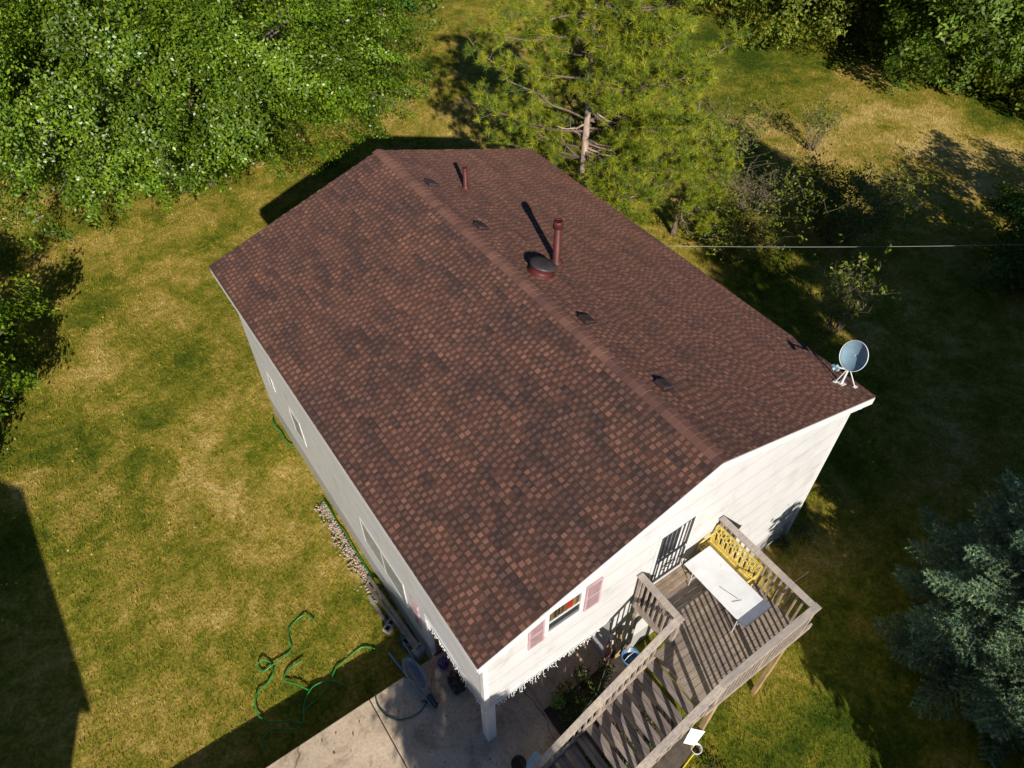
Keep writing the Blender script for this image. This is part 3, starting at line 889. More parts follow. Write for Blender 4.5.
# ------------------------------------------------------------------ cables
def cable(name, pts, r, m, label, cat, n=6):
    o = MB().tube(pts, r, n).build(name, M[m]); return tag(o, label, cat)
a = Vector((11.45, 7.6, 5.05)); e = Vector((31, -4.9, 5.0))
cable('overhead_cable', [a.lerp(e, t) + Vector((0, 0, -1.1 * t * (1 - t))) for t in np.linspace(0, 1, 28)], .0055, 'cable', 'thin pale overhead cable running from the eave across the yard', 'cable')
cable('hanging_wire', [(3.6, .15, 2.35), (3.3, -.3, 2.0), (2.6, -.7, 1.5), (1.6, -.95, 1.3)], .012, 'darkcable', 'thin dark wire strung from the overhang to the stair railing', 'wire')

# ------------------------------------------------------------------ clutter by the side wall
def smooth_path(pts, n=8):
    out = []
    P_ = [Vector(p) for p in pts]
    for i in range(len(P_) - 1):
        p0 = P_[max(i - 1, 0)]; p1 = P_[i]; p2 = P_[i + 1]; p3 = P_[min(i + 2, len(P_) - 1)]
        for k in range(n):
            t = k / n
            out.append(.5 * ((2 * p1) + (p2 - p0) * t + (2 * p0 - 5 * p1 + 4 * p2 - p3) * t * t + (3 * p1 - p0 - 3 * p2 + p3) * t ** 3))
    out.append(P_[-1]); return out
def hose(label, pts, m='hose', r=.02, name='garden_hose'):
    o = MB().tube(smooth_path(pts, 6), r, 6).build(name, M[m]); return tag(o, label, 'hose', 'garden hoses round the house')
def L(pts, z=GZ + .09): return [(x, y, z + .03 * math.sin(i * 2.1)) for i, (x, y) in enumerate(pts)]
hose('long bright green garden hose with a small loop lying on the lawn', L([(-1.84, 5.79), (-1.99, 6.05), (-2.28, 6.06), (-2.51, 5.92), (-2.63, 5.63), (-2.67, 5.4), (-2.95, 5.3), (-3.28, 5.25), (-3.54, 5.26), (-3.58, 5.47), (-3.43, 5.54), (-3.28, 5.38), (-3.29, 5.22), (-3.34, 5.02), (-3.6, 4.89), (-3.84, 4.82), (-4, 4.57), (-4.05, 4.31), (-3.93, 4.03), (-3.69, 3.82), (-3.4, 3.68), (-3.21, 3.46), (-3.04, 3.7), (-2.7, 3.79), (-2.27, 3.92), (-1.95, 4.21), (-1.58, 4.31), (-1.11, 4.34), (-.85, 4.09)]))
hose('short arched piece of green hose lying across the long hose', L([(-1.94, 3.65), (-2.10, 3.9), (-2.32, 4.08), (-2.61, 4.12), (-2.82, 4.0), (-3.02, 3.81), (-3.11, 3.62)], GZ + .12))
hose('forked short piece of green hose on dry grass beside the long hose', L([(-2.71, 4.03), (-2.92, 4.38), (-3.16, 4.72), (-2.97, 4.89), (-2.57, 4.90)], GZ + .11))
hose('hooked end of green hose on the grass nearest the driveway', L([(-3.3, 3.4), (-3.5, 3.45), (-3.71, 3.65), (-3.93, 3.75), (-4.16, 3.66), (-4.27, 3.43)]))
hose('dark green hose curving over the concrete driveway by the wheelbarrow', [(-1.44, 2.73, .0), (-1.51, 2.48, .022), (-1.48, 2.21, .022), (-1.33, 1.94, .022), (-1.06, 1.78, .022), (-.78, 1.74, .022), (-.56, 1.81, .022), (-.41, 1.95, .022)], 'hose2')
hose('straight green hose lying along the foot of the side wall beside pale stones', L([(.05, 9.3), (.06, 8.84), (.05, 8.3), (.08, 7.8), (.05, 7.3), (.08, 6.8), (.07, 6.3), (.05, 6.0), (-.02, 5.4), (-.08, 5.1)], GZ + .06), r=.018)
hose('short green hose end by the far corner of the side wall', L([(.05, 13.3), (-.05, 12.9), (.03, 12.5), (.0, 12.0), (.06, 11.7)], GZ + .09))
def cinder(x, y, rz, label):
    t = thing('cinder_block', label, 'cinder block', (x, y, GZ + .03 if x < -.2 or y > 2.72 else 0), rz, 'cinder blocks by the side wall')
    m = MB(); l, w_, h = .40, .20, .19
    for (a0, a1, b0, b1) in ((-l / 2, l / 2, -w_ / 2, -w_ / 2 + .03), (-l / 2, l / 2, w_ / 2 - .03, w_ / 2), (-l / 2, -l / 2 + .03, -w_ / 2 + .03, w_ / 2 - .03), (l / 2 - .03, l / 2, -w_ / 2 + .03, w_ / 2 - .03), (-.017, .017, -w_ / 2 + .03, w_ / 2 - .03)):
        m.box((a0, b0, 0), (a1, b1, h))
    m.build('block', M['cinder'], t)
cinder(-.22, 4.42, .5, 'grey hollow cinder block farther from the driveway')
cinder(-.05, 3.85, 1.2, 'grey hollow cinder block nearer the wheelbarrow')

# stones along the wall foot
def stones():
    V = []; F = []; C = []; rr = random.Random(9); b = 0
    ico = bmesh.new(); bmesh.ops.create_icosphere(ico, subdivisions=1, radius=1)
    iv = [v.co.copy() for v in ico.verts]; fi = [[v.index for v in f.verts] for f in ico.faces]; ico.free()
    for i in range(900):
        t = rr.random(); y = 5.3 + 3.9 * t; x = .08 - abs(rr.gauss(0, .16)) - .06 * math.sin(t * 3)
        s = rr.uniform(.014, .04); q = Matrix.Rotation(rr.random() * 6, 3, 'Z')
        sx, sy, sz = s * rr.uniform(.8, 1.5), s * rr.uniform(.7, 1.1), s * rr.uniform(.4, .8)
        for v in iv:
            w_ = q @ Vector((v.x * sx * rr.uniform(.85, 1.1), v.y * sy * rr.uniform(.85, 1.1), v.z * sz)); V.append((x + w_.x, y + w_.y, GZ + .05 + w_.z))
        k = rr.uniform(.4, 1.05)
        for f in fi: F.append([b + j for j in f]); C.append((k, k * rr.uniform(.9, 1), k * rr.uniform(.8, 1)))
        b += len(iv)
    me = np_mesh('stones', np.array(V), np.array(F), np.array(C), True); me.materials.append(M['stone'])
    o = link(bpy.data.objects.new('stones', me)); tag(o, 'strip of pale loose stones along the foot of the side wall', 'stones', kind='stuff')
stones()

# wheelbarrow tipped on its nose
wb = thing('wheelbarrow', 'grey steel wheelbarrow standing on the driveway by the house corner', 'wheelbarrow', (-.44, 2.42, 0), R(4))
m = MB(); nb = 28
def oval(a, l, w_, z, off=0):
    c, s = math.cos(a), math.sin(a); t = (1 - .35 * max(0, -s))
    return (w_ * c * t, off + l * s, z)
ringv = [[oval(2 * math.pi * k / nb, l, w_, z, of) for k in range(nb)] for (l, w_, z, of) in ((.26, .09, .26, .05), (.36, .13, .36, .02), (.47, .19, .50, 0), (.485, .205, .505, 0))]
vv = [p for r_ in ringv for p in r_]; ff = [(i * nb + k, i * nb + (k + 1) % nb, (i + 1) * nb + (k + 1) % nb, (i + 1) * nb + k) for i in range(3) for k in range(nb)] + [tuple(range(nb))[::-1]]
m.add(vv, ff, smooth=True)
tub = m.build('tub', M['barrow'], wb); so = tub.modifiers.new('solid', 'SOLIDIFY'); so.thickness = .008
for sx in (-1, 1):
    MB().tube([(sx * .07, -.72, .22), (sx * .12, -.1, .25), (sx * .19, .45, .42), (sx * .22, .85, .48)], .02, 8).build('handle', M['bluebin'], wb)
    MB().tube([(sx * .16, .1, .27), (sx * .2, .35, .0), (sx * .2, .5, .30)], .015, 6).build('leg', M['black_metal'], wb)
MB().lathe([(.0, -.04), (.08, -.045), (.18, -.04), (.2, 0), (.18, .04), (.08, .045), (0, .04)], (0, -.70, .20), 20, M=Matrix.Rotation(R(90), 4, 'Y')).build('wheel', M['black_metal'], wb)

# planks leaning along wall, tool box, rake, pot, bag
for i, (x0, y0, z0, x1, y1, z1, lab) in enumerate(((-.02, 6.1, GZ + .1, .0, 2.95, .30, 'long weathered plank lying along the side wall nearest the siding'), (-.14, 5.9, GZ + .05, -.08, 3.1, .22, 'middle long weathered plank lying along the side wall'), (-.28, 5.6, GZ + .05, -.24, 4.5, GZ + .08, 'short pale plank on the grass beside the wall planks'))):
    o = MB().bar((x0, y0, z0), (x1, y1, z1), .09, .035).build('plank', M['wood'], bevel=.004); tag(o, lab, 'plank', 'planks along the side wall')
tbx = thing('toolbox', 'pale blue toolbox next to the wheelbarrow by the wall', 'toolbox', (-.02, 3.02, .0), .3)
m = MB(); m.box((-.16, -.11, 0), (.16, .11, .22)); m.build('body', M['bluebin'], tbx, bevel=.015)
m = MB(); m.add([(-.165, -.115, .222), (.165, -.115, .222), (.165, .115, .222), (-.165, .115, .222), (-.12, -.06, .28), (.12, -.06, .28), (.12, .06, .28), (-.12, .06, .28)], [(4, 5, 6, 7), (0, 1, 5, 4), (1, 2, 6, 5), (2, 3, 7, 6), (3, 0, 4, 7)]); m.build('lid', M['barrow'], tbx)
m = MB(); m.tube([(-.07, 0, .27), (-.06, 0, .33), (.06, 0, .33), (.07, 0, .27)], .01, 6); m.build('handle', M['black_metal'], tbx)
rk = thing('rake', 'rake with rusty orange handle leaning behind the wheelbarrow', 'rake', (-.42, 1.82, 0))
MB().tube([(0, 0, .04), (.52, .58, .9)], .016, 8).build('handle', M['rust'], rk)
m = MB(); m.bar((-.17, .12, .03), (.14, -.15, .03), .025, .02)
for k in range(9): p = Vector((-.17, .12, .03)).lerp(Vector((.14, -.15, .03)), k / 8); m.bar(p, p + Vector((-.03, -.03, -.03)), .008, .008)
m.build('head', M['black_metal'], rk)
pt = thing('flower_pot', 'purple pot of pink flowers by the brick porch wall', 'flower pot', (.3, 2.35, 0))
MB().lathe([(0, 0), (.1, 0), (.14, .26), (.15, .27), (.13, .27), (.12, .2), (0, .2)], (0, 0, 0), 18).build('pot', M['purple'], pt)
def leaf_cloud(n, c, rad, size, cols, up=.4, flat=1.0, rng=RNG):
    p = rng.normal(size=(n, 3)); p /= np.linalg.norm(p, axis=1)[:, None]; out = p.copy()
    p *= (rng.random(n) ** .4)[:, None]
    P_ = np.array(c) + p * np.array(rad)
    nrm = out * .6 + rng.normal(size=(n, 3)) * .6 + np.array([0, 0, up]); nrm /= np.linalg.norm(nrm, axis=1)[:, None]
    return leaves(P_, nrm, size, cols, rng)
def leaves(P_, nrm, size, cols, rng=RNG, aspect=.55):
    n = len(P_)
    t = np.cross(nrm, rng.normal(size=(n, 3))); t /= np.linalg.norm(t, axis=1)[:, None] + 1e-9
    s = np.cross(nrm, t)
    l = (size * rng.uniform(.7, 1.3, n))[:, None]; w_ = l * aspect
    fold = nrm * l * .12
    V = np.stack([P_ - t * l / 2, P_ + s * w_ / 2 + fold, P_ + t * l / 2, P_ - s * w_ / 2 + fold], 1).reshape(-1, 3)
    F = np.arange(4 * n).reshape(-1, 4)
    cols = np.array(cols); k = cols[rng.integers(0, len(cols), n)] * rng.uniform(.75, 1.25, n)[:, None]
    return V, F, k
def leaf_obj(name, parts, m, parent=None):
    V = np.concatenate([p[0] for p in parts]); C = np.concatenate([p[2] for p in parts]); off = 0; Fs = []
    for p in parts: Fs.append(p[1] + off); off += len(p[0])
    me = np_mesh(name, V, np.concatenate(Fs), C); me.materials.append(M[m]); return link(bpy.data.objects.new(name, me), parent)
leaf_obj('flowers', [leaf_cloud(120, (0, 0, .33), (.14, .14, .12), .05, [(.4, .1, .4), (.5, .2, .5), (.03, .1, .02), (.55, .45, .6)])], 'flower', pt)
m = MB(); rr = random.Random(2); bagv = []
bm = bmesh.new(); bmesh.ops.create_icosphere(bm, subdivisions=3, radius=1)
for v in bm.verts:
    k = 1 + .12 * math.sin(7 * v.co.x + 3 * v.co.z) + .1 * math.sin(9 * v.co.y - 4 * v.co.z) + rr.uniform(-.05, .05)
    v.co = Vector((v.co.x * .2 * k, v.co.y * .26 * k, max(-.2, v.co.z * .3 * k * (1.2 if v.co.z > .8 else 1)) + .2))
me = bpy.data.meshes.new('trash_bag'); bm.to_mesh(me); bm.free(); me.materials.append(M['blackplastic'])
o = link(bpy.data.objects.new('trash_bag', me)); o.location = (.32, 1.76, 0.0); tag(o, 'black plastic trash bag sitting under the overhang corner', 'trash bag')

# under the deck and beside the stairs
bb = thing('plastic_tub', 'blue plastic tub in the shade under the deck', 'tub', (4.28, .0 - .15, GZ + .9 - .85))
bb.location = (4.22, -.22, 0)
m = MB(); m.lathe([(0, .02), (.17, 0), (.22, .30), (.25, .31), (.24, .33), (.21, .32), (.16, .05), (0, .05)], (0, 0, 0), 24); m.build('body', M['bluebin'], bb)
m = MB(); m.tube([(-.22, 0, .3), (-.1, 0, .45), (.1, 0, .45), (.22, 0, .3)], .008, 6); m.build('handle', M['galv'], bb)
for (a, e, lab) in (((3.84, .17, .0), (3.70, .12, 1.15), 'red brown board leaning under the overhang by the deck'), ((4.02, .02, .0), (4.0, .13, 1.5), 'tan board leaning upright against the wall under the deck')):
    tag(MB().bar(a, e, .16, .03, (0, 1, 0)).build('board', M['redboard'] if 'red' in lab else M['newwood'], bevel=.004), lab, 'board')
wp = MB(); wp.add([(3.78, -2.48, .55), (3.98, -2.66, .47), (4.26, -2.62, .85), (4.02, -2.40, .92), (3.78, -2.47, .53), (3.98, -2.65, .45), (4.26, -2.61, .83), (4.02, -2.39, .90)], [(0, 1, 2, 3), (7, 6, 5, 4), (0, 4, 5, 1), (1, 5, 6, 2), (2, 6, 7, 3), (3, 7, 4, 0)])
tag(wp.build('plastic_sheet', M['white_plastic']), 'white plastic sheet wedged beside the deck post', 'sheet')
bk_ = thing('bucket', 'small white bucket at the foot of the deck post', 'bucket', (4.36, -2.62, GZ + .02))
MB().lathe([(0, .01), (.10, 0), (.13, .24), (.14, .25), (.12, .25), (.10, .03), (0, .03)], (0, 0, 0), 20).build('body', M['white_plastic'], bk_)
m = MB(); m.tube([(-.13, 0, .23), (-.1, .1, .26), (.0, .15, .26), (.1, .1, .26), (.13, 0, .23)], .006, 5); m.build('handle', M['galv'], bk_)
m = MB(); m.tube([(3.55, -2.78, GZ + .06), (4.24, -2.66, GZ + .16)], .016, 8); tag(m.build('yellow_stick', M['yellowplastic']), 'bright yellow stick lying on the grass by the white bucket', 'stick')
m = MB(); m.tube([(8.95, -1.2, GZ + .05), (9.6, -1.05, GZ + .25), (10.1, -1.15, GZ + .6)], .025, 8); tag(m.build('wooden_stake', M['newwood']), 'thin tan wooden stake slanting out of the grass beyond the deck corner', 'stake')
po = thing('planter', 'dark round planter at the foot of the stairs', 'planter', (.50, -.62, 0))
MB().lathe([(0, 0), (.13, 0), (.17, .26), (.18, .28), (.15, .28), (.14, .22), (0, .22)], (0, 0, 0), 20).build('pot', M['blackplastic'], po)
MB().lathe([(0, .225), (.145, .225)], (0, 0, 0), 20).build('soil', M['soil'], po)
cr = thing('storage_crate', 'pale blue plastic crate beside the dark planter', 'crate', (.83, -.82, 0), .3)
m = MB()
m.box((-.2, -.15, 0), (.2, .15, .02))
for (lo, hi) in (((-.2, -.15, .02), (.2, -.135, .22)), ((-.2, .135, .02), (.2, .15, .22)), ((-.2, -.135, .02), (-.185, .135, .22)), ((.185, -.135, .02), (.2, .135, .22))): m.box(lo, hi)
m.build('body', M['post'], cr)
m = MB(); m.box((-.215, -.165, .222), (.215, .165, .24)); m.build('lid', M['post'], cr)

# garden plants
PG = [(.05, .10, .012), (.07, .13, .018), (.10, .17, .02), (.035, .07, .012), (.12, .10, .03)]
def plant(x, y, h, r, n, label, cols=PG, fl=None, z=.06):
    t = thing('garden_plant', label, 'plant', (x, y, z), 0, 'plants in the bed beside the stairs')
    m = MB()
    for k in range(5):
        a = 2 * math.pi * k / 5 + x
        m.tube([(0, 0, 0), (.3 * r * math.cos(a), .3 * r * math.sin(a), h * .6), (.6 * r * math.cos(a), .6 * r * math.sin(a), h)], .006, 4)
    m.build('stems', M['browntwig'], t)
    leaf_obj('foliage', [leaf_cloud(n, (0, 0, h * .55), (r * 1.25, r * 1.25, h * .55), .07, cols)], 'leaf2', t)
    if fl: leaf_obj('flowers', [leaf_cloud(14, (0, 0, h), (r * .7, r * .7, .06), .06, fl)], 'flower', t)
plant(2.05, -.05, .55, .17, 150, 'bright green leafy plant nearest the driveway edge of the bed', [(.14, .30, .03), (.18, .34, .04), (.07, .16, .02)])
plant(2.35, .05, .4, .2, 200, 'low plant with an orange bloom in the bed', fl=[(.8, .3, .04), (.85, .5, .1)])
plant(2.5, -.35, .45, .22, 240, 'dense dark green plant against the stair railing')
plant(2.95, .12, .4, .2, 200, 'plant with pale yellow blooms in the bed', fl=[(.75, .7, .3), (.8, .75, .5)])
plant(3.1, -.35, .45, .24, 240, 'broad green plant in the bed below the railing')
plant(3.5, -.1, .5, .2, 220, 'plant with a yellow bloom next to the deck', fl=[(.8, .65, .1)])
plant(2.75, -.6, .35, .2, 180, 'small plant tucked right under the stair rail')
plant(2.05, -.5, .35, .2, 180, 'low dark plant beside the lower stairs')
plant(4.4, -3.15, .25, .28, 220, 'leafy green weeds by the yellow stick', z=GZ)
plant(3.75, -3.2, .22, .26, 200, 'low leafy weeds beneath the lower stair railing', z=GZ)
plant(11.3, -.05, .5, .3, 240, 'dark weeds growing at the far corner of the gable wall', z=GZ)
plant(10.55, .0, .28, .2, 120, 'small pale weeds against the foot of the gable wall', z=GZ)

for k in range(9):
    plant(1.95 + .26 * k, -1.45 - .75 * ((k * .37) % 1), .22, .16, 90, ['short weeds seen through the lowest stair treads', 'weeds between the lower stair treads', 'weeds under the third stair from the driveway', 'small weeds in the middle of the stair bed', 'pale weeds under the middle stair treads', 'weeds showing between the middle treads', 'weeds under the upper half of the stairs', 'weeds just below the top stair treads', 'weeds under the deck edge at the stair top'][k], z=.05)
# fallen leaves
fl_ = []
n = 220
x = RNG.uniform(-9, -2, n); y = RNG.uniform(10, 24, n)
nr = RNG.normal(size=(n, 3)) * .3 + np.array([0, 0, 1]); nr /= np.linalg.norm(nr, axis=1)[:, None]
xs2 = RNG.uniform(-5, 1.7, 90); ys2 = RNG.uniform(-1.5, 2.6, 90)
nr2 = RNG.normal(size=(90, 3)) * .2 + np.array([0, 0, 1]); nr2 /= np.linalg.norm(nr2, axis=1)[:, None]
fo = leaf_obj('fallen_leaves', [leaves(np.stack([xs2, ys2, 0 * xs2 + .02], -1), nr2, .06, [(.25, .15, .05), (.12, .08, .04), (.4, .28, .08)]), leaves(np.stack([x, y, gz_at(x, y) + .09], -1), nr, .075, [(.6, .5, .2), (.65, .45, .05), (.5, .42, .2)])], 'leaf2')
tag(fo, 'scattered small yellow and brown fallen leaves on the lawn and driveway', 'leaves', kind='stuff')

# ------------------------------------------------------------------ trees
def limb_path(a, b_, sag=0, wob=.15, n=6, rr=random):
    a = Vector(a); b_ = Vector(b_); l = (b_ - a).length; out = []
    for i in range(n + 1):
        t = i / n; w_ = wob * l * .12 * math.sin(math.pi * t)
        out.append(a.lerp(b_, t) + Vector((rr.uniform(-w_, w_), rr.uniform(-w_, w_), sag * math.sin(math.pi * t))))
    return out

def broadleaf(name, label, base, cen, rad, n_clusters, per, size, cols, trunk_r=.28, group=None, m='leaf2', droop=.35, seed=1, cl=1.0, shell=.55, cat='tree', bark='bark', zmin=.4, nlimb=14, aspect=.55, spread=.24):
    rng = np.random.default_rng(seed); rr = random.Random(seed)
    t = thing(name, label, cat, base, 0, group)
    b0 = np.array(base); cen = np.array(cen) - b0; rad = np.array(rad)
    # cluster centres fill an irregular ellipsoid, denser to the outside
    d_ = rng.normal(size=(n_clusters * 3, 3)); d_ /= np.linalg.norm(d_, axis=1)[:, None]
    k = rng.normal(size=(5, 3)) * 2.2; ph = rng.uniform(0, 6, 5)
    lump = 1 + .12 * np.sin(d_ @ k.T + ph).sum(1)
    r_ = (shell + (1 - shell) * rng.random(len(d_)) ** .6) * lump
    C = cen + d_ * r_[:, None] * rad
    C = C[C[:, 2] > zmin][:n_clusters]
    n_c = len(C)
    out = (C - cen * np.array([1, 1, .75])); out /= np.linalg.norm(out, axis=1)[:, None] + 1e-9
    ax = out + rng.normal(size=(n_c, 3)) * .45; ax[:, 2] -= droop; ax /= np.linalg.norm(ax, axis=1)[:, None]
    tone = rng.uniform(.55, 1.35, n_c); cn = out * .6 + rng.normal(size=(n_c, 3)) * .35 + np.array([0, 0, .45])
    idx = np.repeat(np.arange(n_c), per); n = len(idx)
    s = rng.uniform(-.55, .75, n) * cl; g_ = rng.normal(size=(n, 3)) * spread * cl * (1 - .45 * np.clip(s, 0, 1))[:, None]
    P_ = C[idx] + ax[idx] * s[:, None] + g_
    nr = cn[idx] + rng.normal(size=(n, 3)) * .38; nr /= np.linalg.norm(nr, axis=1)[:, None]
    kk = P_[:, 2] + b0[2] > GZ + .15
    V, F, K = leaves(P_[kk], nr[kk], size, cols, rng, aspect); K = K * tone[idx][kk][:, None]
    crown = leaf_obj('crown', [(V, F, K)], m, t)
    tm = MB(); top = Vector(cen) + Vector((0, 0, -rad[2] * .05))
    tp = limb_path((0, 0, -.3), top, 0, .4, 7, rr); tm.tube(tp, [trunk_r * (1.25 if i == 0 else 1 - .85 * i / 7) for i in range(8)], 10)
    for j in range(nlimb):
        c = Vector(C[rr.randrange(n_c)]); st = tp[rr.randint(2, 6)]
        if (c - st).length < .4: continue
        lp = limb_path(st, c, .1 * (c - st).length, .5, 6, rr); tm.tube(lp, [trunk_r * .38 * (1 - .9 * i / 6) + .012 for i in range(7)], 6, cap=False)
        for q in range(3):
            c2 = c + Vector((rr.uniform(-1, 1), rr.uniform(-1, 1), rr.uniform(-.4, .6))) * 1.1
            tm.tube(limb_path(lp[rr.randint(3, 5)], c2, 0, .5, 4, rr), [.035, .03, .024, .017, .01], 5, cap=False)
    tm.build('trunk', M[bark], t)
    return t
G1 = [(.105, .175, .008), (.13, .20, .010), (.075, .145, .008), (.165, .235, .012), (.05, .105, .008)]
G2 = [(.085, .15, .010), (.11, .18, .012), (.06, .11, .008), (.14, .19, .014)]
G3 = [(.16, .19, .012), (.12, .165, .010), (.08, .12, .010), (.19, .19, .015)]
broadleaf('maple_tree', 'huge bright green maple behind the far left of the house', (3.5, 28.9, GZ), (3.0, 27.9, 6.4), (10.6, 8.7, 5.8), 1150, 270, .135, G1, .24, m='leaf', seed=11, cl=1.5, droop=.55, shell=.56, nlimb=40, zmin=2.6, spread=.16)
broadleaf('maple_tree', 'green maple at the left frame edge merging into the huge maple', (-7.5, 33, GZ), (-7.0, 32, 6.5), (7.5, 7, 5.5), 330, 280, .135, G1, .22, m='leaf', seed=12, cl=1.5, droop=.5, spread=.16, shell=.5, zmin=1.5)
broadleaf('leafy_shrub', 'bushy green young tree at the left edge of the lawn', (-8.6, 20.9, GZ), (-8.4, 20.9, 1.0), (3.0, 4.0, 2.3), 130, 190, .15, G1, .12, m='leaf', seed=13, cl=.9, droop=.3, zmin=-.3)
broadleaf('dense_tree', 'dense dark green tree at the top between maple and pine', (20, 43, GZ), (19.6, 42.5, 4.4), (5.2, 5, 5.2), 420, 75, .22, [(.03, .12, .012), (.045, .17, .016), (.02, .08, .01)], .25, m='leaf2', seed=14, cl=1.0, droop=.2)
broadleaf('dense_tree', 'green bushy tree at the top edge behind the pine', (30, 47, GZ), (30, 47, 4.0), (6, 5, 4.6), 300, 70, .25, G3, .25, seed=15, cl=1.1)
TR = [((43.0, 34), 6.0, 5.2, 21, 'broad green tree leftmost in the row at the top right', G2), ((41.8, 24.5), 5.6, 4.8, 22, 'green tree second from the left in the row at the top right', G3),
      ((42.0, 16.2), 4.8, 4.6, 23, 'bushy tree at the front of the row, over bright green grass', G2), ((45.0, 9.5), 5.6, 5.0, 24, 'yellowish green tree nearest the right edge in the row at the top', G3), ((53, 19), 6, 6, 25, 'tall green tree behind the middle of the row at the top right', G2), ((54, 31), 6, 6, 26, 'tall green tree behind the left end of the row at the top right', G3)]
for (x, y), r_, h, sd, lab, cols in TR:
    broadleaf('row_tree', lab, (x, y, GZ), (x, y, h - 1.2), (r_, r_, h), 360, 125, .23, cols, .26, 'trees in the row at the top right', seed=sd, cl=1.35, droop=.2, shell=.5, zmin=.3)
broadleaf('dark_bush', 'dark leafy bush in shade at the right edge', (30.0, 1.8, GZ), (30.0, 1.8, .8), (4.4, 3.4, 2.8), 220, 110, .2, G2, .1, seed=31, cl=.9, cat='bush', zmin=-.2)

# ---- pine
def pine(name, label, base, height, trunk_pts, crown, tufts, seed, group=None, tr=.2, tbark='pinebark'):
    rng = np.random.default_rng(seed); rr = random.Random(seed)
    t = thing(name, label, 'tree', base, 0, group)
    tm = MB(); lm = MB(); tp = smooth_path(trunk_pts, 16); nt_ = len(tp)
    tm.tube(tp, [tr * (1 - .8 * i / nt_) for i in range(nt_)], 12)
    ends = []; dirs = []
    for (z, a, l, el, leafy) in crown:
        st = min(tp, key=lambda p: abs(p.z - z))
        e = st + Vector((math.cos(a) * l, math.sin(a) * l, math.tan(el) * l))
        wx, wy = base[0] + e.x, base[1] + e.y
        if wx < 12.2 and wy < 15.2: continue
        path = limb_path(st, e, -.08 * l if leafy else -.15 * l, .6, 7, rr)
        (lm if leafy else tm).tube(path, [(.036 if leafy else .035) * (1 - .8 * i / 7) + .007 for i in range(8)], 6, cap=False)
        if not leafy:
            for q in range(3):
                p = path[rr.randint(3, 6)]; tm.tube(limb_path(p, p + Vector((rr.uniform(-.7, .7), rr.uniform(-.7, .7), rr.uniform(-.5, .1))), 0, .6, 3, rr), [.014, .011, .008, .005], 4, cap=False)
            continue
        nb_ = int(5 + l * 4)
        for q in range(nb_):
            s = rr.uniform(.3, 1.0); i = min(6, int(s * 7)); p = path[i].lerp(path[i + 1], s * 7 - i)
            dr = (path[i + 1] - path[i]).normalized()
            side = Vector((rr.gauss(0, 1), rr.gauss(0, 1), rr.gauss(.3, .5))).normalized()
            tw = (dr * .7 + side * .8).normalized(); tl = rr.uniform(.3, 1.0) * (1.15 - .5 * s)
            q2 = p + tw * tl; lm.tube([p, p.lerp(q2, .5) + Vector((0, 0, -.03)), q2], [.014, .010, .006], 4, cap=False)
            for w_ in range(rr.randint(3, 5)):
                ends.append(p.lerp(q2, rr.uniform(.55, 1.05)) + Vector((rr.gauss(0, .13), rr.gauss(0, .13), rr.gauss(0, .1)))); dirs.append((tw + Vector((0, 0, .5))).normalized())
    E_ = np.array(ends); D_ = np.array(dirs); nE = len(E_); per = tufts
    idx = np.repeat(np.arange(nE), per); n = len(idx)
    nd = D_[idx] * .55 + rng.normal(size=(n, 3)) * .62; nd /= np.linalg.norm(nd, axis=1)[:, None]
    ln = rng.uniform(.14, .30, n)[:, None]; wv = np.cross(nd, rng.normal(size=(n, 3))); wv /= np.linalg.norm(wv, axis=1)[:, None]; wv *= .0075
    b0 = E_[idx] + nd * .02; V = np.stack([b0 - wv, b0 + wv, E_[idx] + nd * ln], 1).reshape(-1, 3)
    cols = np.array([(.23, .27, .012), (.17, .22, .010), (.11, .16, .010), (.30, .31, .018)]); K = cols[rng.integers(0, 4, nE)][idx] * rng.uniform(.7, 1.3, n)[:, None]
    me = np_mesh('crown', V, np.arange(3 * n).reshape(-1, 3), K); me.materials.append(M['needle']); link(bpy.data.objects.new('crown', me), t)
    tm.build('trunk', M[tbark], t); lm.build('limbs', M['browntwig'], t); print(name, nE, n)
rr = random.Random(41); cr = []
for i in range(128):
    z = rr.uniform(5.4, 11.3); l = rr.uniform(1.2, 5.4) * (1 - .45 * ((z - 5.2) / 5.8) ** 2); cr.append((z, rr.uniform(0, 2 * math.pi), l, R(rr.uniform(-14, 26)), True))
for i in range(15):
    cr.append((rr.uniform(4.0, 6.2), rr.uniform(-1.9, .8), rr.uniform(1.6, 4.2), R(rr.uniform(-22, 4)), True))
for i in range(16):
    cr.append((rr.uniform(3.2, 9.0), rr.uniform(0, 6.28), rr.uniform(1.0, 2.8), R(rr.uniform(-18, 8)), False))
pine('pine_tree', 'tall tan trunked pine with tufted needles right behind the roof', (13.7, 13.5, GZ), 11, [(0, 0, -.3), (-.3, -.1, 3.0), (-.55, -.25, 5.6), (-.5, -.2, 8), (-.35, 0, 11.6)], cr, 46, 41, tr=.22)
cr = []
for i in range(30):
    z = rr.uniform(1.6, 5.4); cr.append((z, rr.uniform(0, 6.28), rr.uniform(.9, 3.0) * (1 - .1 * z), R(rr.uniform(-15, 20)), True))
for i in range(8): cr.append((rr.uniform(1.2, 4), rr.uniform(3, 6), rr.uniform(1, 2), R(-15), False))
pine('pine_tree', 'shorter bushy pine to the right of the tall pine', (18.6, 13.2, GZ), 6, [(0, 0, -.3), (.05, -.1, 2.5), (.1, 0, 6.2)], cr, 46, 43, tr=.13, tbark='browntwig')

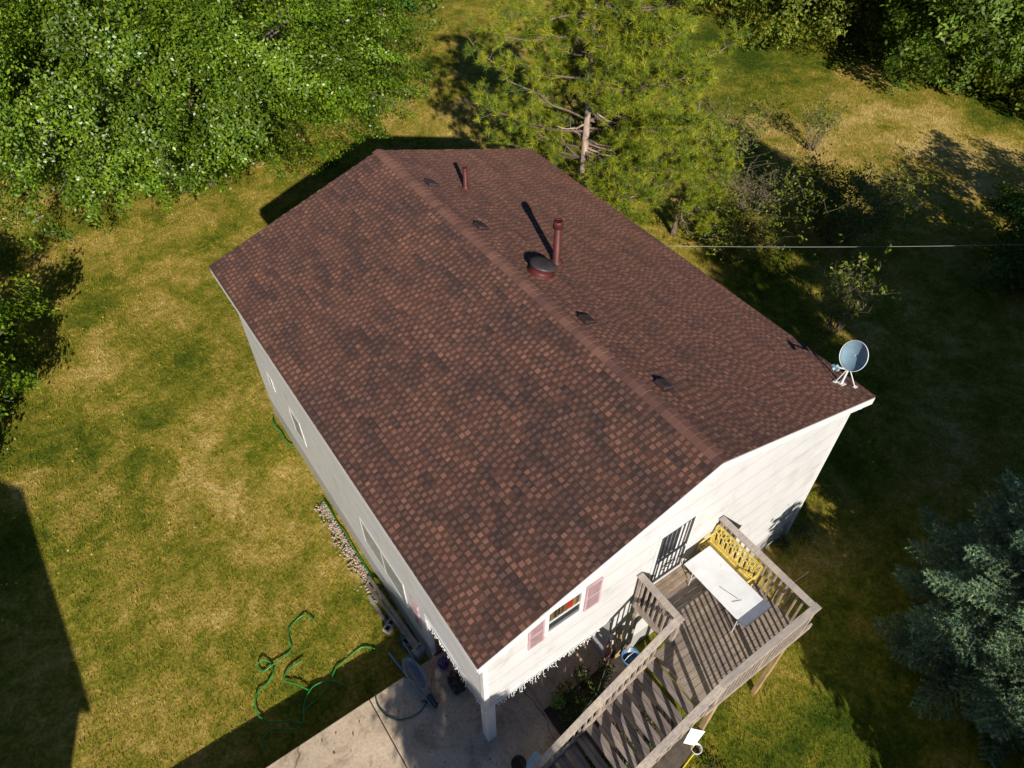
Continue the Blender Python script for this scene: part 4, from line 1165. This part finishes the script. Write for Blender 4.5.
# ---- spruce
def spruce(name, label, base, H, rmax, seed, dens=1.0, needles=26, cols=None, group=None, nsz=1.0, pw=.85):
    rng = np.random.default_rng(seed); rr = random.Random(seed)
    t = thing(name, label, 'tree', base, 0, group)
    tm = MB(); tm.tube([(0, 0, -.3), (0, 0, H * .5), (0, 0, H)], [.03 * H / 2.6, .016 * H / 2.6, .01], 10)
    Pt = []; Dt = []; Qt = []; z = .35
    while z < H - .15:
        f = 1 - z / H; l0 = rmax * f ** pw + .12; nb_ = max(5, int((5 + 12 * f) * dens)); a0 = rr.random() * 6
        for k in range(nb_):
            a = a0 + 2 * math.pi * k / nb_ + rr.uniform(-.18, .18); l = l0 * rr.uniform(.72, 1.1); el = R(rr.uniform(-16, 2) + 34 * (z / H) ** 2)
            d_ = Vector((math.cos(a) * math.cos(el), math.sin(a) * math.cos(el), math.sin(el))); s_ = d_.cross(Vector((0, 0, 1))).normalized()
            p0 = Vector((0, 0, z + rr.uniform(-.1, .1))); pts = [p0 + d_ * l * q + Vector((0, 0, .10 * l * q * q)) for q in (0, .35, .7, 1)]
            tm.tube(pts, [.03, .022, .014, .006], 5, cap=False)
            q = .28
            while q < 1.02:
                p = p0 + d_ * l * q + Vector((0, 0, .10 * l * q * q)); tl = (.55 * (1.08 - q) * l * .8 + .10)
                for sd in (-1, 1):
                    dd = (d_ * .75 + s_ * sd * .75 + Vector((0, 0, rr.uniform(-.1, .25)))).normalized(); nn = max(2, int(tl / .085))
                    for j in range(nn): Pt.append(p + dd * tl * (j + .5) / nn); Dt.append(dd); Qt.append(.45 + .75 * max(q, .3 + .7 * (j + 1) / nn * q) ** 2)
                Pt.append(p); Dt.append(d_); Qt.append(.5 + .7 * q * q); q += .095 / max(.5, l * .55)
        z += max(.16, .045 * H * (.5 + f * .5))
    P_ = np.array(Pt); D_ = np.array(Dt); nE = len(P_); idx = np.repeat(np.arange(nE), needles); n = len(idx)
    b0 = P_[idx] + D_[idx] * rng.uniform(-.06, .06, n)[:, None]
    nd = D_[idx] * .55 + rng.normal(size=(n, 3)) * .6 + np.array([0, 0, .18]); nd /= np.linalg.norm(nd, axis=1)[:, None]
    ln = rng.uniform(.05, .10, n)[:, None] * nsz; wv = np.cross(nd, rng.normal(size=(n, 3))); wv /= np.linalg.norm(wv, axis=1)[:, None]; wv *= .011 * nsz
    V = np.stack([b0 - wv, b0 + wv, b0 + nd * ln], 1).reshape(-1, 3)
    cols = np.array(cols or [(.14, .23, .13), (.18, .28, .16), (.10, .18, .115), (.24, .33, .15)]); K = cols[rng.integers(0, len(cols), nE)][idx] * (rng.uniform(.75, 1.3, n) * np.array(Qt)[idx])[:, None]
    me = np_mesh('crown', V, np.arange(3 * n).reshape(-1, 3), K); me.materials.append(M['spruce']); link(bpy.data.objects.new('crown', me), t)
    tm.build('trunk', M['bark'], t); print(name, nE, n)
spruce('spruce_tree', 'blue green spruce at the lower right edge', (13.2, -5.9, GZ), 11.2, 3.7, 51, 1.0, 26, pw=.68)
# unseen conifers and trees beyond the frame that shade the yard, some added for it
spruce('spruce_tree', 'tall spruce beyond the right edge shading the yard', (15.8, -12.6, GZ), 16.5, 4.9, 52, .9, 8, nsz=3.4, pw=.65)
spruce('spruce_tree', 'smaller spruce beyond the right edge behind the blue green one', (20.0, -12.0, GZ), 12.4, 5.0, 53, .8, 8, nsz=3.0)
spruce('spruce_tree', 'unseen spruce added between the tall and the smaller one to fill the shade', (17.7, -13.3, GZ), 12.3, 4.2, 56, .8, 8, nsz=3.4)  # added to close the lit gap between the two spruce shadows
broadleaf('yard_tree', 'unseen narrow tree below the right of the frame, shaped to shade the lawn', (7.3, -10.5, GZ), (7.2, -10.4, 2.5), (.85, 1.8, 3.0), 200, 80, .28, G2, .16, seed=54, cl=1.0)  # unseen caster, sized to darken the lawn right of the gable
broadleaf('yard_tree', 'round tree below the frame shading the driveway', (-4.6, -11.0, 0), (-4.45, -11.1, 6.5), (1.6, 1.6, 2.5), 130, 75, .24, G2, .16, seed=55, cl=.7)

broadleaf('yard_tree', 'small unseen tree added below the frame to shade the ground by the stairs', (-2.2, -10.9, 0), (-2.2, -10.9, 4.6), (.8, 1.0, 1.4), 60, 80, .22, G2, .1, seed=57, cl=.6)  # unseen caster added to darken the slab beside the stairs
broadleaf('shade_bush', 'low unseen bush added beyond the lower right corner to shade it', (8.4, -11.7, GZ), (8.4, -11.7, .8), (1.5, 1.3, 1.7), 90, 80, .22, G2, .08, seed=58, cl=.7, cat='bush', zmin=-.2)  # unseen caster added to darken the lower right corner
# ---- twiggy shrubs
def shrub(name, label, base, h, r, nst, nleaf, cols, seed, tw='browntwig', lsize=.1, group='thin shrubs behind the house'):
    rng = np.random.default_rng(seed); rr = random.Random(seed)
    t = thing(name, label, 'shrub', base, 0, group); m = MB(); tips = []
    for k in range(nst):
        a = rr.uniform(0, 6.28); lr = r * rr.uniform(.2, 1) ; hh = h * rr.uniform(.6, 1.05)
        e = Vector((math.cos(a) * lr, math.sin(a) * lr, hh)); p0 = Vector((math.cos(a) * .15 * r, math.sin(a) * .15 * r, -.05))
        pa = limb_path(p0, e, .1 * h, .9, 6, rr); m.tube(pa, [.016 * (1 - .75 * i / 6) for i in range(7)], 4, cap=False)
        for q in range(5):
            i = rr.randint(2, 6); s_ = pa[i]; e2 = s_ + Vector((rr.gauss(0, .3) * r, rr.gauss(0, .3) * r, rr.uniform(.05, .3) * h))
            pb_ = limb_path(s_, e2, 0, .8, 3, rr); m.tube(pb_, [.008, .007, .005, .003], 3, cap=False); tips += pb_[1:]
        tips += pa[4:]
    m.build('twigs', M[tw], t)
    if nleaf:
        T = np.array(tips)[rng.integers(0, len(tips), nleaf)] + rng.normal(size=(nleaf, 3)) * .09
        nr = rng.normal(size=(nleaf, 3)) * .6 + np.array([0, 0, .7]); nr /= np.linalg.norm(nr, axis=1)[:, None]
        leaf_obj('foliage', [leaves(T, nr, lsize, cols, rng)], 'leaf2', t)
YG = [(.13, .16, .02), (.10, .13, .02), (.18, .19, .03)]
shrub('twiggy_shrub', 'tall thin shrub with sparse yellow leaves right of the pine', (23.5, 15.5, GZ), 3.4, 2.3, 34, 3000, YG, 61, lsize=.14)
shrub('twiggy_shrub', 'low brown twiggy shrub with few leaves just right of the shorter pine', (22.8, 12.6, GZ), 2.0, 2.0, 40, 700, YG, 62, tw='twig')
shrub('twiggy_shrub', 'wide brown shrub with sparse green leaves near the cable', (24.2, 9.0, GZ), 2.8, 2.8, 60, 5200, G3, 63, lsize=.14)
shrub('twiggy_shrub', 'yellow green sapling with bright leaves behind the satellite dish', (19.4, 5.2, GZ), 3.0, 1.2, 22, 480, [(.20, .26, .02), (.15, .22, .02), (.25, .28, .03)], 64, lsize=.16)
shrub('twiggy_shrub', 'thin dark sapling standing inside the tree shadow', (29.6, 14.6, GZ), 2.4, 1.0, 20, 380, G2, 65, lsize=.15)
shrub('twiggy_shrub', 'low brown shrub growing under the shorter pine', (19.6, 10.6, GZ), 1.9, 2.2, 46, 4200, G3, 66, lsize=.12)

# ------------------------------------------------------------------ neighbouring house beyond the left edge
nh = thing('house', 'neighbouring gabled house beyond the lower left edge', 'house', (-15.5, -.5, 0))
m = MB(); a = 3.5; b0, b1 = -4.2, 4.1; ez = 5.3; rz_ = 7.1
m.box((-a + .2, b0 + .2, GZ - .3), (a - .2, b1 - .2, ez))
m.add([(-a + .2, b0 + .2, ez), (a - .2, b0 + .2, ez), (0, b0 + .2, rz_ - .1), (-a + .2, b1 - .2, ez), (a - .2, b1 - .2, ez), (0, b1 - .2, rz_ - .1)], [(0, 1, 2), (5, 4, 3)])
m.build('wall', M['neighbour_white'], nh)
m = MB()
for s in (-1, 1): m.add([(s * a, b0, ez), (0, b0, rz_), (0, b1, rz_), (s * a, b1, ez), (s * a, b0, ez - .12), (0, b0, rz_ - .12), (0, b1, rz_ - .12), (s * a, b1, ez - .12)], [(0, 1, 2, 3), (7, 6, 5, 4), (0, 4, 5, 1), (2, 6, 7, 3), (0, 3, 7, 4)], (.1, .09, .09))
m.build('roof', M['shingle'], nh)
